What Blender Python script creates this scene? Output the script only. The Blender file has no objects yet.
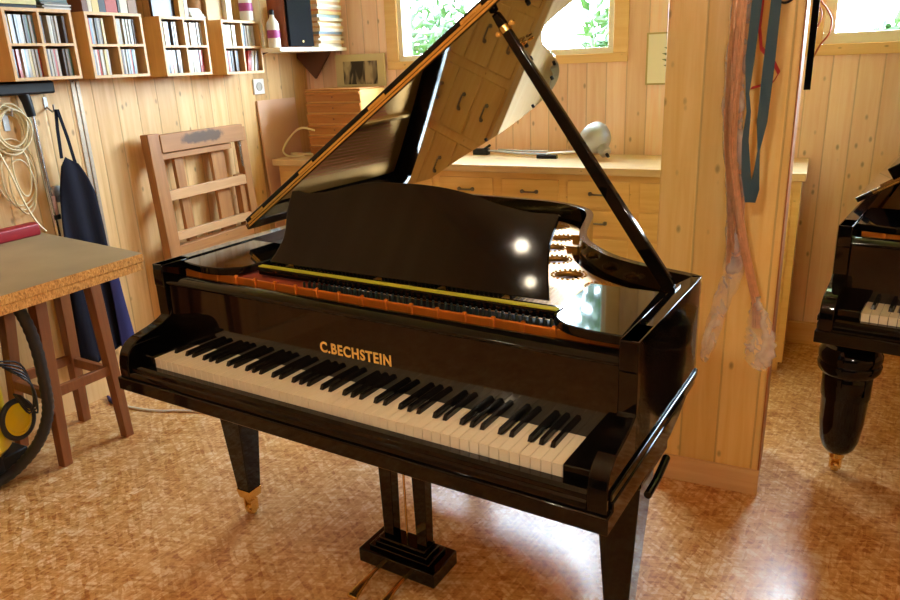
import bpy, bmesh, math, random
from mathutils import Vector, Matrix
random.seed(7)
PI = math.pi
sc = bpy.context.scene
col = sc.collection

# ---------------------------------------------------------------- camera
cam = bpy.data.cameras.new('camera'); cam.sensor_width = 36; cam.sensor_fit = 'HORIZONTAL'
cam.lens = 734.364 / 900 * 36; cam.clip_start = .02; cam.clip_end = 100
camo = bpy.data.objects.new('camera', cam); col.objects.link(camo); sc.camera = camo
_f = Vector((-0.4260961, 0.84983602, -0.31019486)); _r = Vector((0.89884908, 0.43654672, -0.03869491)); _u = Vector((-0.10253022, 0.29530612, 0.94988518))
camo.matrix_world = Matrix(((_r.x, _u.x, -_f.x, 0.98704), (_r.y, _u.y, -_f.y, -1.27295), (_r.z, _u.z, -_f.z, 1.45161), (0, 0, 0, 1)))

# ---------------------------------------------------------------- world, light, exposure
w = bpy.data.worlds.new('daylight'); sc.world = w; w.use_nodes = True
bg = w.node_tree.nodes['Background']; bg.inputs[0].default_value = (.66, .84, 1.0, 1); bg.inputs[1].default_value = 48.0
vs = sc.view_settings; vs.view_transform = 'Standard'; vs.look = 'None'; vs.gamma = 1; vs.use_curve_mapping = False; vs.exposure = 0.25
sc.cycles.use_denoising = True
sc.cycles.max_bounces = 10; sc.cycles.diffuse_bounces = 5; sc.cycles.glossy_bounces = 6; sc.cycles.transparent_max_bounces = 12
sc.cycles.sample_clamp_indirect = 6; sc.cycles.caustics_reflective = False; sc.cycles.caustics_refractive = False
LAMP_POWER = 118.0
def portal(x0, x1, z0, z1, y):
    l = bpy.data.lights.new('window_light', 'AREA'); l.shape = 'RECTANGLE'; l.size = x1 - x0; l.size_y = z1 - z0
    l.cycles.is_portal = True
    o = bpy.data.objects.new('window_light', l); col.objects.link(o); o.location = ((x0 + x1) / 2, y, (z0 + z1) / 2)
    o.rotation_euler = (-PI / 2, 0, 0)

# ---------------------------------------------------------------- helpers
class MB:
    def __init__(s): s.bm = bmesh.new(); s.mat = None
    def xf(s, m): s.mat = m; return s
    def v(s, p):
        p = Vector(p)
        return s.bm.verts.new(s.mat @ p if s.mat is not None else p)
    def f(s, vs_):
        try: return s.bm.faces.new(vs_)
        except ValueError: return None
    def box(s, x0, x1, y0, y1, z0, z1):
        c = [s.v((x, y, z)) for z in (z0, z1) for y in (y0, y1) for x in (x0, x1)]
        for q in ((0, 2, 3, 1), (4, 5, 7, 6), (0, 1, 5, 4), (2, 6, 7, 3), (0, 4, 6, 2), (1, 3, 7, 5)): s.f([c[i] for i in q])
        return s
    def hexa(s, b, t):
        B = [s.v(p) for p in b]; T = [s.v(p) for p in t]; n = len(b)
        s.f(B[::-1]); s.f(T)
        for i in range(n): s.f([B[i], B[(i + 1) % n], T[(i + 1) % n], T[i]])
        return s
    def prism(s, poly, ax, a, b):
        # poly: 2D points; ax 'x': (y,z), 'y': (x,z), 'z': (x,y)
        def P(q, h): return {'x': (h, q[0], q[1]), 'y': (q[0], h, q[1]), 'z': (q[0], q[1], h)}[ax]
        return s.hexa([P(q, a) for q in poly], [P(q, b) for q in poly])
    def lathe(s, prof, c=(0, 0, 0), n=24, axis='z'):
        rings = []
        for r_, h in prof:
            ring = []
            for i in range(n):
                a = 2 * PI * i / n; p = (r_ * math.cos(a), r_ * math.sin(a), h)
                if axis == 'y': p = (p[0], p[2], p[1])
                if axis == 'x': p = (p[2], p[0], p[1])
                ring.append(s.v((c[0] + p[0], c[1] + p[1], c[2] + p[2])))
            rings.append(ring)
        s.f(rings[0][::-1]); s.f(rings[-1])
        for A_, B_ in zip(rings, rings[1:]):
            for i in range(n): s.f([A_[i], A_[(i + 1) % n], B_[(i + 1) % n], B_[i]])
        return s
    def tube(s, pts, r, n=8, closed=False, flat=1.0):
        pts = [Vector(p) for p in pts]; m = len(pts); rings = []
        up = Vector((0.13, 0.21, 0.97)); prev = None
        for i, p in enumerate(pts):
            if closed: t = pts[(i + 1) % m] - pts[i - 1]
            else: t = pts[min(i + 1, m - 1)] - pts[max(i - 1, 0)]
            t.normalize()
            if prev is None:
                a = t.cross(up); 
                if a.length < .05: a = t.cross(Vector((1, 0, 0)))
            else: a = prev - t * prev.dot(t)
            a.normalize(); b = t.cross(a); prev = a
            rr = r[i] if isinstance(r, (list, tuple)) else r
            rings.append([s.v(p + (a * math.cos(2 * PI * k / n) + b * flat * math.sin(2 * PI * k / n)) * rr) for k in range(n)])
        for i in range(m if closed else m - 1):
            A_, B_ = rings[i], rings[(i + 1) % m]
            for k in range(n): s.f([A_[k], A_[(k + 1) % n], B_[(k + 1) % n], B_[k]])
        if not closed: s.f(rings[0][::-1]); s.f(rings[-1])
        return s
    def torus(s, c, R_, r, n=32, k=8, ax='z', sq=1.0):
        pts = []
        for i in range(n):
            a = 2 * PI * i / n; q = (R_ * math.cos(a), R_ * sq * math.sin(a), 0)
            if ax == 'x': q = (0, q[0], q[1])
            if ax == 'y': q = (q[0], 0, q[1])
            pts.append((c[0] + q[0], c[1] + q[1], c[2] + q[2]))
        return s.tube(pts, r, k, True)
    def ribbon(s, pts, wd, th, side=(1, 0, 0)):
        side = Vector(side).normalized(); L = []
        for i, p in enumerate(pts):
            p = Vector(p); t = Vector(pts[min(i + 1, len(pts) - 1)]) - Vector(pts[max(i - 1, 0)]); n_ = t.cross(side).normalized()
            ww = wd[i] if isinstance(wd, (list, tuple)) else wd
            L.append([s.v(p + side * ww / 2 + n_ * th / 2), s.v(p - side * ww / 2 + n_ * th / 2), s.v(p - side * ww / 2 - n_ * th / 2), s.v(p + side * ww / 2 - n_ * th / 2)])
        for A_, B_ in zip(L, L[1:]):
            for k in range(4): s.f([A_[k], A_[(k + 1) % 4], B_[(k + 1) % 4], B_[k]])
        s.f(L[0][::-1]); s.f(L[-1]); return s
    def build(s, name, m=None, parent=None, bevel=0, smooth=None, loc=None, rot=None, **tags):
        bmesh.ops.recalc_face_normals(s.bm, faces=s.bm.faces)
        me = bpy.data.meshes.new(name); s.bm.to_mesh(me); s.bm.free()
        if m: me.materials.append(m)
        if smooth:
            for p in me.polygons: p.use_smooth = True
            me.set_sharp_from_angle(angle=math.radians(smooth))
        o = bpy.data.objects.new(name, me); col.objects.link(o)
        if parent: o.parent = parent
        if loc: o.location = loc
        if rot: o.rotation_euler = rot
        if bevel:
            b = o.modifiers.new('bevel', 'BEVEL'); b.width = bevel; b.segments = 2; b.limit_method = 'ANGLE'; b.angle_limit = math.radians(40)
            for p in me.polygons: p.use_smooth = True
            me.set_sharp_from_angle(angle=math.radians(smooth or 35))
            b.harden_normals = False
        for k, v_ in tags.items(): o[k] = v_
        return o
def tag(o, label, cat, group=None):
    o['label'] = label; o['category'] = cat
    if group: o['group'] = group
    return o
def empty(name, loc=(0, 0, 0), rz=0, label=None, cat=None, group=None):
    o = bpy.data.objects.new(name, None); col.objects.link(o); o.location = loc; o.rotation_euler = (0, 0, rz); o.empty_display_size = .05
    if label: tag(o, label, cat, group)
    return o
def struct(o): o['kind'] = 'structure'; return o
def copy_tree(o, parent=None):
    c = o.copy(); col.objects.link(c); c.parent = parent
    for ch in list(o.children): copy_tree(ch, c)
    return c
def smooth_path(pts, n=6, closed=False):
    P = [Vector(p) for p in pts]; out = []; m = len(P)
    for i in range(m if closed else m - 1):
        g = (lambda k: P[k % m]) if closed else (lambda k: P[max(0, min(m - 1, k))])
        a, b, c, d = g(i - 1), g(i), g(i + 1), g(i + 2)
        for k in range(n):
            t = k / n
            out.append(.5 * ((2 * b) + (c - a) * t + (2 * a - 5 * b + 4 * c - d) * t * t + (3 * b - a - 3 * c + d) * t ** 3))
    if not closed: out.append(P[-1])
    return out
def sm2(pts, n=6, closed=False): return [(p.x, p.y) for p in smooth_path([(a, b, 0) for a, b in pts], n, closed)]

# ---------------------------------------------------------------- materials
def srgb(r, g, b):
    f = lambda c: (c / 255 / 12.92) if c / 255 <= .04045 else ((c / 255 + .055) / 1.055) ** 2.4
    return (f(r), f(g), f(b), 1)
def newmat(name):
    m = bpy.data.materials.new(name); m.use_nodes = True; nt = m.node_tree
    return m, nt, nt.nodes['Principled BSDF']
def plain(name, c, rough=.5, metal=0, coat=0, ior=1.5, bump=0, bscale=200, alpha=1, trans=0, var=0, vscale=8, coatr=.05):
    m, nt, b = newmat(name); N = nt.nodes; L = nt.links
    b.inputs['Base Color'].default_value = c; b.inputs['Roughness'].default_value = rough; b.inputs['Metallic'].default_value = metal
    b.inputs['Coat Weight'].default_value = coat; b.inputs['Coat Roughness'].default_value = coatr; b.inputs['IOR'].default_value = ior
    b.inputs['Alpha'].default_value = alpha; b.inputs['Transmission Weight'].default_value = trans
    tc = N.new('ShaderNodeTexCoord'); no = N.new('ShaderNodeTexNoise'); no.inputs['Scale'].default_value = vscale; no.inputs['Detail'].default_value = 4
    L.new(tc.outputs['Object'], no.inputs['Vector'])
    mx = N.new('ShaderNodeMix'); mx.data_type = 'RGBA'
    k = max(var, .04)
    mx.inputs[6].default_value = tuple(x * (1 - k) for x in c[:3]) + (1,); mx.inputs[7].default_value = tuple(min(1, x * (1 + k)) for x in c[:3]) + (1,)
    L.new(no.outputs['Fac'], mx.inputs[0]); L.new(mx.outputs[2], b.inputs['Base Color'])
    if bump:
        n2 = N.new('ShaderNodeTexNoise'); n2.inputs['Scale'].default_value = bscale; L.new(tc.outputs['Object'], n2.inputs['Vector'])
        bp = N.new('ShaderNodeBump'); bp.inputs['Strength'].default_value = bump; bp.inputs['Distance'].default_value = .002
        L.new(n2.outputs['Fac'], bp.inputs['Height']); L.new(bp.outputs[0], b.inputs['Normal'])
    return m
def mth(nt, op, a, b=None, c=None):
    n = nt.nodes.new('ShaderNodeMath'); n.operation = op
    for i, x in enumerate((a, b, c)):
        if x is None: continue
        if isinstance(x, (int, float)): n.inputs[i].default_value = x
        else: nt.links.new(x, n.inputs[i])
    return n.outputs[0]
def mixc(nt, fac, a, b, mode='MIX'):
    n = nt.nodes.new('ShaderNodeMix'); n.data_type = 'RGBA'; n.blend_type = mode
    for i, x in ((0, fac), (6, a), (7, b)):
        if isinstance(x, (int, float)): n.inputs[i].default_value = x
        elif isinstance(x, tuple): n.inputs[i].default_value = x
        else: nt.links.new(x, n.inputs[i])
    return n.outputs[2]
def wood(name, c1, c2, grain='z', pitch=0, across='x', rough=.45, knots=.0, scale=1.0, coat=0, groove=.006, off=0.0, tone=.16, knotc=None):
    """planked or plain timber: colour varies per board, fine grain runs along `grain`, knots are dark ovals"""
    m, nt, b = newmat(name); N = nt.nodes; L = nt.links
    tc = N.new('ShaderNodeTexCoord'); sp = N.new('ShaderNodeSeparateXYZ'); L.new(tc.outputs['Object'], sp.inputs[0])
    ax = dict(x=sp.outputs[0], y=sp.outputs[1], z=sp.outputs[2])
    bid = None
    if pitch:
        u_ = mth(nt, 'DIVIDE', mth(nt, 'ADD', ax[across], off), pitch); bid = mth(nt, 'FLOOR', u_); fr = mth(nt, 'FRACT', u_)
    cb = N.new('ShaderNodeCombineXYZ')
    for i, k in enumerate('xyz'):
        s_ = (2.2 if k == grain else 38.0) * scale
        v_ = mth(nt, 'MULTIPLY', ax[k], s_)
        if bid is not None and k == grain: v_ = mth(nt, 'ADD', v_, mth(nt, 'MULTIPLY', bid, 7.31))
        L.new(v_, cb.inputs[i])
    no = N.new('ShaderNodeTexNoise'); no.inputs['Scale'].default_value = 1; no.inputs['Detail'].default_value = 5; no.inputs['Roughness'].default_value = .6; no.inputs['Distortion'].default_value = .6
    L.new(cb.outputs[0], no.inputs['Vector'])
    rmp = N.new('ShaderNodeMapRange'); rmp.inputs[1].default_value = .3; rmp.inputs[2].default_value = .7; L.new(no.outputs['Fac'], rmp.inputs[0])
    c = mixc(nt, rmp.outputs[0], c1, c2)
    height = mth(nt, 'MULTIPLY', no.outputs['Fac'], .12)
    if bid is not None:
        wn = N.new('ShaderNodeTexWhiteNoise'); wn.noise_dimensions = '1D'; L.new(bid, wn.inputs['W'])
        t_ = mth(nt, 'ADD', mth(nt, 'MULTIPLY', wn.outputs['Value'], 2 * tone), 1 - tone)
        cc = N.new('ShaderNodeCombineXYZ'); 
        for i in range(3): L.new(mth(nt, 'POWER', t_, (.8, 1.0, 1.35)[i]), cc.inputs[i])
        c = mixc(nt, 1.0, c, cc.outputs[0], 'MULTIPLY')
    if knots:
        k3 = N.new('ShaderNodeCombineXYZ')
        for i, k in enumerate('xyz'):
            v_ = mth(nt, 'MULTIPLY', ax[k], 8.5 if k == grain else 16.0)
            if bid is not None and k == grain: v_ = mth(nt, 'ADD', v_, mth(nt, 'MULTIPLY', bid, 3.7))
            L.new(v_, k3.inputs[i])
        vo = N.new('ShaderNodeTexVoronoi'); vo.inputs['Scale'].default_value = 1; vo.inputs['Randomness'].default_value = 1; L.new(k3.outputs[0], vo.inputs['Vector'])
        mr = N.new('ShaderNodeMapRange'); mr.inputs[1].default_value = knots; mr.inputs[2].default_value = knots * .35; mr.inputs[3].default_value = 0; mr.inputs[4].default_value = .75; L.new(vo.outputs['Distance'], mr.inputs[0])
        c = mixc(nt, mr.outputs[0], c, knotc or tuple(x * .38 for x in c1[:3]) + (1,))
    if pitch:
        e = mth(nt, 'MINIMUM', fr, mth(nt, 'SUBTRACT', 1.0, fr))
        g_ = mth(nt, 'LESS_THAN', e, groove / pitch * .5)
        mr2 = N.new('ShaderNodeMapRange'); mr2.inputs[1].default_value = 0; mr2.inputs[2].default_value = groove / pitch; L.new(e, mr2.inputs[0])
        height = mth(nt, 'ADD', height, mth(nt, 'MULTIPLY', mr2.outputs[0], 1.4))
        c = mixc(nt, mth(nt, 'MULTIPLY', g_, .32), c, tuple(x * .25 for x in c1[:3]) + (1,))
    L.new(c, b.inputs['Base Color']); b.inputs['Roughness'].default_value = rough; b.inputs['Coat Weight'].default_value = coat; b.inputs['Coat Roughness'].default_value = .15
    bp = N.new('ShaderNodeBump'); bp.inputs['Strength'].default_value = .35; bp.inputs['Distance'].default_value = .004; L.new(height, bp.inputs['Height']); L.new(bp.outputs[0], b.inputs['Normal'])
    return m
def osb(name, cs, scale=14, rough=.28, coat=.5, stain=.25):
    m, nt, b = newmat(name); N = nt.nodes; L = nt.links
    tc = N.new('ShaderNodeTexCoord')
    def flake(rot, s, st, seed):
        mp = N.new('ShaderNodeMapping'); mp.vector_type = 'TEXTURE'; mp.inputs['Rotation'].default_value = (0, 0, rot); mp.inputs['Scale'].default_value = (1 / s, 1 / (s * st), 1 / s); mp.inputs['Location'].default_value = (seed, seed * 2, 0)
        L.new(tc.outputs['Object'], mp.inputs[0])
        ds = N.new('ShaderNodeTexNoise'); ds.inputs['Scale'].default_value = .8; L.new(mp.outputs[0], ds.inputs['Vector'])
        ad = N.new('ShaderNodeVectorMath'); ad.operation = 'MULTIPLY_ADD'; L.new(ds.outputs['Color'], ad.inputs[0]); ad.inputs[1].default_value = (.5, .5, .5); L.new(mp.outputs[0], ad.inputs[2])
        vo = N.new('ShaderNodeTexVoronoi'); vo.inputs['Scale'].default_value = 1; L.new(ad.outputs[0], vo.inputs['Vector'])
        sp = N.new('ShaderNodeSeparateColor'); L.new(vo.outputs['Color'], sp.inputs[0]); return sp.outputs[0], vo.outputs['Distance']
    a, da = flake(.3, scale, 4.6, 1.7); c_, dc = flake(1.4, scale * 1.15, 5, 5.1); e, de = flake(2.5, scale * .9, 4.4, 9.3)
    fac = mth(nt, 'DIVIDE', mth(nt, 'ADD', mth(nt, 'ADD', a, c_), e), 3.0)
    fn = N.new('ShaderNodeTexNoise'); fn.inputs['Scale'].default_value = scale * 5; fn.inputs['Detail'].default_value = 5; L.new(tc.outputs['Object'], fn.inputs['Vector'])
    fac = mth(nt, 'ADD', mth(nt, 'MULTIPLY', fac, .62), mth(nt, 'MULTIPLY', fn.outputs['Fac'], .38))
    cr = N.new('ShaderNodeValToRGB'); el = cr.color_ramp.elements; el[0].position = .27; el[0].color = cs[0]; el[1].position = .72; el[1].color = cs[3]
    q = el.new(.42); q.color = cs[1]; q = el.new(.56); q.color = cs[2]
    L.new(fac, cr.inputs[0])
    big = N.new('ShaderNodeTexNoise'); big.inputs['Scale'].default_value = 1.1; big.inputs['Detail'].default_value = 3; L.new(tc.outputs['Object'], big.inputs['Vector'])
    mr = N.new('ShaderNodeMapRange'); mr.inputs[1].default_value = .35; mr.inputs[2].default_value = .65; mr.inputs[3].default_value = 0; mr.inputs[4].default_value = stain; L.new(big.outputs['Fac'], mr.inputs[0])
    c = mixc(nt, mr.outputs[0], cr.outputs[0], (.62, .55, .48, 1), 'MULTIPLY')
    L.new(c, b.inputs['Base Color']); b.inputs['Coat Weight'].default_value = coat; b.inputs['Coat Roughness'].default_value = .16
    rr = mth(nt, 'ADD', mth(nt, 'MULTIPLY', fn.outputs['Fac'], .25), rough - .1); L.new(rr, b.inputs['Roughness'])
    bp = N.new('ShaderNodeBump'); bp.inputs['Strength'].default_value = .25; bp.inputs['Distance'].default_value = .002; L.new(fac, bp.inputs['Height']); L.new(bp.outputs[0], b.inputs['Normal'])
    L.new(bp.outputs[0], b.inputs['Coat Normal'])
    return m

pine1, pine2 = srgb(232, 194, 148), srgb(244, 214, 174)
M = {}
M['pine_left'] = wood('pine_boards_left', srgb(212, 166, 104), srgb(232, 194, 138), 'z', .121, 'y', .5, knots=.145)
M['pine_back'] = wood('pine_boards_back', srgb(240, 198, 172), srgb(252, 222, 204), 'z', .105, 'x', .5, knots=.145, off=.03)
M['pine_pillar'] = wood('pine_boards_pillar', srgb(222, 170, 96), srgb(236, 190, 116), 'z', .128, 'x', .4, knots=.2, off=-.607 + .001 - .012, tone=.1)
M['pine_pillar_side'] = wood('pine_boards_pillar_side', srgb(214, 150, 80), srgb(226, 165, 92), 'z', 0, 'x', .4, knots=.15)
M['pine_ceiling'] = wood('pine_ceiling', pine1, pine2, 'y', .12, 'x', .5, knots=.15)
M['pine_trim_z'] = wood('pine_trim', srgb(232, 190, 130), srgb(242, 206, 150), 'z', 0, 'x', .5, knots=.1)
M['pine_trim_x'] = wood('pine_trim_level', srgb(230, 186, 128), srgb(242, 206, 150), 'x', 0, 'x', .5, knots=.1)
M['floor'] = osb('chipboard_floor', [srgb(176, 106, 44), srgb(210, 152, 84), srgb(224, 172, 108), srgb(244, 214, 168)], 20, .3, .45, .14)
M['cork'] = osb('chipboard_edge', [srgb(150, 92, 36), srgb(206, 142, 62), srgb(222, 162, 80), srgb(238, 190, 112)], 110, .6, 0, 0)
M['tabletop'] = plain('worn_tabletop', srgb(160, 144, 112), .6, var=.25, vscale=5, bump=.1)
M['lacquer'] = plain('black_lacquer', (.002, .0018, .0018, 1), .045, ior=1.40)
M['lacquer_rim'] = plain('black_lacquer_case', (.003, .0022, .002, 1), .06, ior=1.45, bump=.012, bscale=60)
M['white_key'] = plain('ivory', srgb(250, 238, 206), .22, coat=.3)
M['key_side'] = plain('key_wood', srgb(220, 190, 140), .5)
M['black_key'] = plain('ebony', (.004, .0035, .0035, 1), .22, ior=1.4)
M['brass'] = plain('brass', srgb(238, 202, 120), .22, 1, var=.1, vscale=30)
M['gold_paint'] = plain('gold_plate', srgb(190, 136, 52), .42, .6, var=.12, vscale=6)
M['gold_letter'] = plain('gold_leaf', srgb(236, 196, 104), .45, .1)
M['soundboard'] = wood('soundboard', srgb(170, 95, 40), srgb(196, 118, 56), 'y', 0, 'x', .35, coat=.4)
M['steel'] = plain('steel', (.6, .6, .58, 1), .25, 1)
M['bright_steel'] = plain('string_steel', (.75, .72, .68, 1), .22, 1)
M['pin'] = plain('blued_pin', srgb(70, 90, 90), .3, .9)
M['green_felt'] = plain('green_felt', srgb(186, 186, 40), .85, bump=.3)
M['red_felt'] = plain('red_felt', srgb(150, 62, 36), .8, bump=.3)
M['black_felt'] = plain('black_damper', (.008, .008, .008, 1), .5)
M['shaded_orange'] = wood('shaded_orange', srgb(176, 104, 44), srgb(190, 118, 54), 'z', 0, 'x', .5)  # pillar side tone, shade put into the colour
M['cabinet'] = wood('cabinet_pine', srgb(228, 182, 108), srgb(240, 200, 130), 'x', 0, 'x', .38, knots=.07, coat=.2)
M['worktop'] = wood('worktop_pine', srgb(224, 192, 148), srgb(238, 210, 170), 'x', .21, 'y', .3, knots=.06, coat=.4, groove=.002)
M['chest'] = wood('chest_wood_shaded', srgb(168, 106, 46), srgb(188, 126, 62), 'x', 0, 'x', .5, knots=.05)  # darker copy: weaker light on the chest front is put into the colour
M['chest_lit'] = wood('chest_wood_lit', srgb(226, 180, 104), srgb(238, 196, 124), 'y', 0, 'x', .5)  # paler copy: stronger light on the chest side is put into the colour
M['beech'] = wood('beech', srgb(200, 152, 90), srgb(214, 170, 108), 'z', 0, 'x', .45)
M['beech_pale'] = wood('beech_pale', srgb(206, 160, 98), srgb(220, 178, 116), 'z', 0, 'x', .45)
M['oak'] = wood('old_oak', srgb(156, 104, 58), srgb(180, 128, 76), 'z', 0, 'x', .5, knots=.06)
M['oak_y'] = wood('old_oak_rail', srgb(160, 108, 62), srgb(184, 132, 80), 'y', 0, 'x', .5, knots=.06)
M['stool'] = wood('brown_stool', srgb(128, 76, 42), srgb(150, 92, 52), 'z', 0, 'x', .5)
M['white'] = plain('white_paint', srgb(246, 240, 226), .4)
M['white_plastic'] = plain('white_plastic', srgb(236, 234, 226), .35)
M['cream_cord'] = plain('cream_cord', srgb(232, 218, 180), .5)
M['black_plastic'] = plain('black_plastic', (.012, .012, .013, 1), .4)
M['speaker_cloth'] = plain('speaker_cloth', (.004, .004, .005, 1), .85, bump=.4, bscale=900)
M['walnut'] = wood('speaker_walnut', srgb(120, 60, 24), srgb(146, 78, 34), 'z', 0, 'x', .4)
M['dark_wood'] = plain('dark_bracket', srgb(84, 44, 26), .5)
M['navy'] = plain('navy_cotton', srgb(16, 17, 32), .9, bump=.3, bscale=120, var=.3)
M['blue_cloth'] = plain('blue_cotton', srgb(40, 40, 92), .9, bump=.3, bscale=120, var=.2)
M['red'] = plain('red_vinyl', srgb(150, 22, 36), .45)
M['red_strap'] = plain('red_webbing', srgb(190, 30, 24), .6)
M['blue_strap'] = plain('blue_webbing', srgb(54, 82, 98), .7, bump=.4, bscale=500)
M['copper'] = plain('copper_strings', srgb(224, 172, 134), .28, .4, var=.3, vscale=60, bump=.8, bscale=140)
M['yellow'] = plain('yellow_plastic', srgb(240, 205, 20), .3, coat=.3)
M['hose'] = plain('black_hose', (.02, .021, .024, 1), .45, bump=.3, bscale=80)
M['alu'] = plain('brushed_aluminium', (.45, .45, .44, 1), .5, .8)
M['pinkboard'] = plain('pinkish_board', srgb(222, 178, 146), .6, var=.06)
M['paper'] = plain('paper', srgb(248, 244, 232), .7)
for k_ in ('speaker_cloth', 'black_plastic', 'navy', 'black_felt'): M[k_].node_tree.nodes['Principled BSDF'].inputs['Specular IOR Level'].default_value = .12 if k_ == 'speaker_cloth' else .25
def plastic_film():
    m, nt, b = newmat('clear_plastic_film'); N = nt.nodes; L = nt.links
    b.inputs['Base Color'].default_value = (.95, .93, .95, 1); b.inputs['Roughness'].default_value = .15; b.inputs['Coat Weight'].default_value = 1
    tc = N.new('ShaderNodeTexCoord'); no = N.new('ShaderNodeTexNoise'); no.inputs['Scale'].default_value = 14; no.inputs['Distortion'].default_value = 1.0; L.new(tc.outputs['Object'], no.inputs['Vector'])
    mr = N.new('ShaderNodeMapRange'); mr.inputs[1].default_value = .4; mr.inputs[2].default_value = .75; mr.inputs[3].default_value = .14; mr.inputs[4].default_value = .62; L.new(no.outputs['Fac'], mr.inputs[0]); L.new(mr.outputs[0], b.inputs['Alpha'])
    bp = N.new('ShaderNodeBump'); bp.inputs['Strength'].default_value = 1; bp.inputs['Distance'].default_value = .01; L.new(no.outputs['Fac'], bp.inputs['Height']); L.new(bp.outputs[0], b.inputs['Normal'])
    return m
M['film'] = plastic_film()
def emis(name, c, s_):
    m, nt, b = newmat(name); b.inputs['Emission Color'].default_value = c; b.inputs['Emission Strength'].default_value = s_; b.inputs['Base Color'].default_value = (0.8, .8, .8, 1); return m
M['bulb'] = emis('lit_bulb', (1, .8, .5, 1), 90)
def leafmat(name, c, c2):
    m, nt, b = newmat(name); N = nt.nodes; L = nt.links
    oi = N.new('ShaderNodeTexCoord'); no = N.new('ShaderNodeTexNoise'); no.inputs['Scale'].default_value = 6; L.new(oi.outputs['Object'], no.inputs['Vector'])
    L.new(mixc(nt, no.outputs['Fac'], c, c2), b.inputs['Base Color']); b.inputs['Roughness'].default_value = .4; b.inputs['Subsurface Weight'].default_value = 0
    return m
M['leaf'] = leafmat('leaves', (.004, .018, .003, 1), (.02, .055, .010, 1))
M['grass'] = plain('grass', srgb(120, 150, 70), .9, var=.4, vscale=3)

# ================================================================ ROOM SHELL
X0, X1, Y0, Y1, H = -1.94, 4.2, -6.5, 2.68, 2.42
struct(MB().box(X0 - .12, X1 + .12, Y0 - .12, Y1 + .12, -.1, 0).build('floor', M['floor']))
struct(MB().box(X0 - .12, X1 + .12, Y0 - .12, Y1 + .12, H, H + .1).build('ceiling', M['pine_ceiling']))
struct(MB().box(X0 - .12, X0, Y0 - .12, Y1 + .12, 0, H).build('wall_left', M['pine_left']))
struct(MB().box(X1, X1 + .12, Y0 - .12, Y1 + .12, 0, H).build('wall_right', M['pine_left']))
struct(MB().box(X0, X1, Y0 - .12, Y0, 0, H).build('wall_front', plain('dark_wall', srgb(70, 48, 32), .7)))
WZ0, WZ1 = 1.455, 2.12
W = [(-1.255, .005), (.965, 2.3)]
b = MB(); xs = [X0, W[0][0], W[0][1], W[1][0], W[1][1], X1]
b.box(X0, X1, Y1, Y1 + .12, 0, WZ0); b.box(X0, X1, Y1, Y1 + .12, WZ1, H)
for i in (0, 2, 4): b.box(xs[i], xs[i + 1], Y1, Y1 + .12, WZ0, WZ1)
struct(b.build('wall_back', M['pine_back']))
for i, (a, c) in enumerate(W):
    win = empty('window_%d' % (i + 1), ((a + c) / 2, Y1, WZ0)); win['kind'] = 'structure'
    hw = (c - a) / 2; hh = WZ1 - WZ0; t = .03 if i == 0 else .048; fr = MB()
    # outer casing, then inner sash
    for (x0, x1, z0, z1) in ((-hw, hw, 0, t), (-hw, hw, hh - t, hh), (-hw, -hw + t, t, hh - t), (hw - t, hw, t, hh - t)): fr.box(x0, x1, -.012, .09, z0, z1)
    struct(fr.build('window_frame', M['white'], win, bevel=.003))
    if i == 0:
        pass
    g = MB().box(-hw + t, hw - t, .05, .054, t, hh - t).build('window_pane', None, win)
    gm = bpy.data.materials.new('window_glass'); gm.use_nodes = True; nt = gm.node_tree; nt.nodes.clear()
    o_ = nt.nodes.new('ShaderNodeOutputMaterial'); tr = nt.nodes.new('ShaderNodeBsdfTransparent'); gl = nt.nodes.new('ShaderNodeBsdfGlossy'); gl.inputs['Roughness'].default_value = .02
    mx = nt.nodes.new('ShaderNodeMixShader'); mx.inputs[0].default_value = .05; nt.links.new(tr.outputs[0], mx.inputs[1]); nt.links.new(gl.outputs[0], mx.inputs[2]); nt.links.new(mx.outputs[0], o_.inputs[0])
    g.data.materials.append(gm); g['kind'] = 'structure'
    # pine surround
    d = .045 if i == 0 else .05; fr = MB()
    fr.box(-hw - d - .035, hw + d + .03, -.02, 0, -d, 0)
    fr.box(-hw - d - .035, -hw, -.02, 0, 0, hh + d); fr.box(hw, hw + d + .03, -.02, 0, 0, hh + d)
    struct(fr.build('window_trim', M['pine_trim_x'], win, bevel=.003))
    portal(a + .03, c - .03, WZ0 + .03, WZ1 - .03, Y1 + .125)
struct(MB().box(X0, X1, Y1 - .022, Y1, 0, .10).box(X0, X1, Y1 - .03, Y1, .10, .112).build('baseboard_back', M['pine_trim_x']))
struct(MB().box(X0, X0 + .018, Y0, Y1 - .03, 0, .10).build('baseboard_left', M['pine_trim_z']))
# boarded pillar
PX0, PX1, PY0, PY1 = .551, .922, 1.128, 1.45
pil = empty('pillar', ((PX0 + PX1) / 2, (PY0 + PY1) / 2, 0)); pil['kind'] = 'structure'
cx, cy = (PX0 + PX1) / 2, (PY0 + PY1) / 2
struct(MB().box(PX0 - cx, PX1 - cx, PY0 - cy, PY1 - cy, 0, H).build('pillar_boards', wood('pillar_boards', srgb(240, 198, 112), srgb(250, 216, 140), 'z', .1175, 'x', .4, knots=.15, off=.1855 + .0035, tone=.09), pil, bevel=.003))
struct(MB().box(PX1 - cx, PX1 - cx + .004, PY0 - cy - .004, PY1 - cy, 0, H).build('shaded_side', M['shaded_orange'], pil))  # added skin, its colour darkened against the window light on this face
struct(MB().box(PX0 - cx - .008, PX1 - cx + .006, PY0 - cy - .014, PY0 - cy, 0, .092).build('pillar_baseboard', M['pine_trim_x'], pil, bevel=.002))

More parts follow.
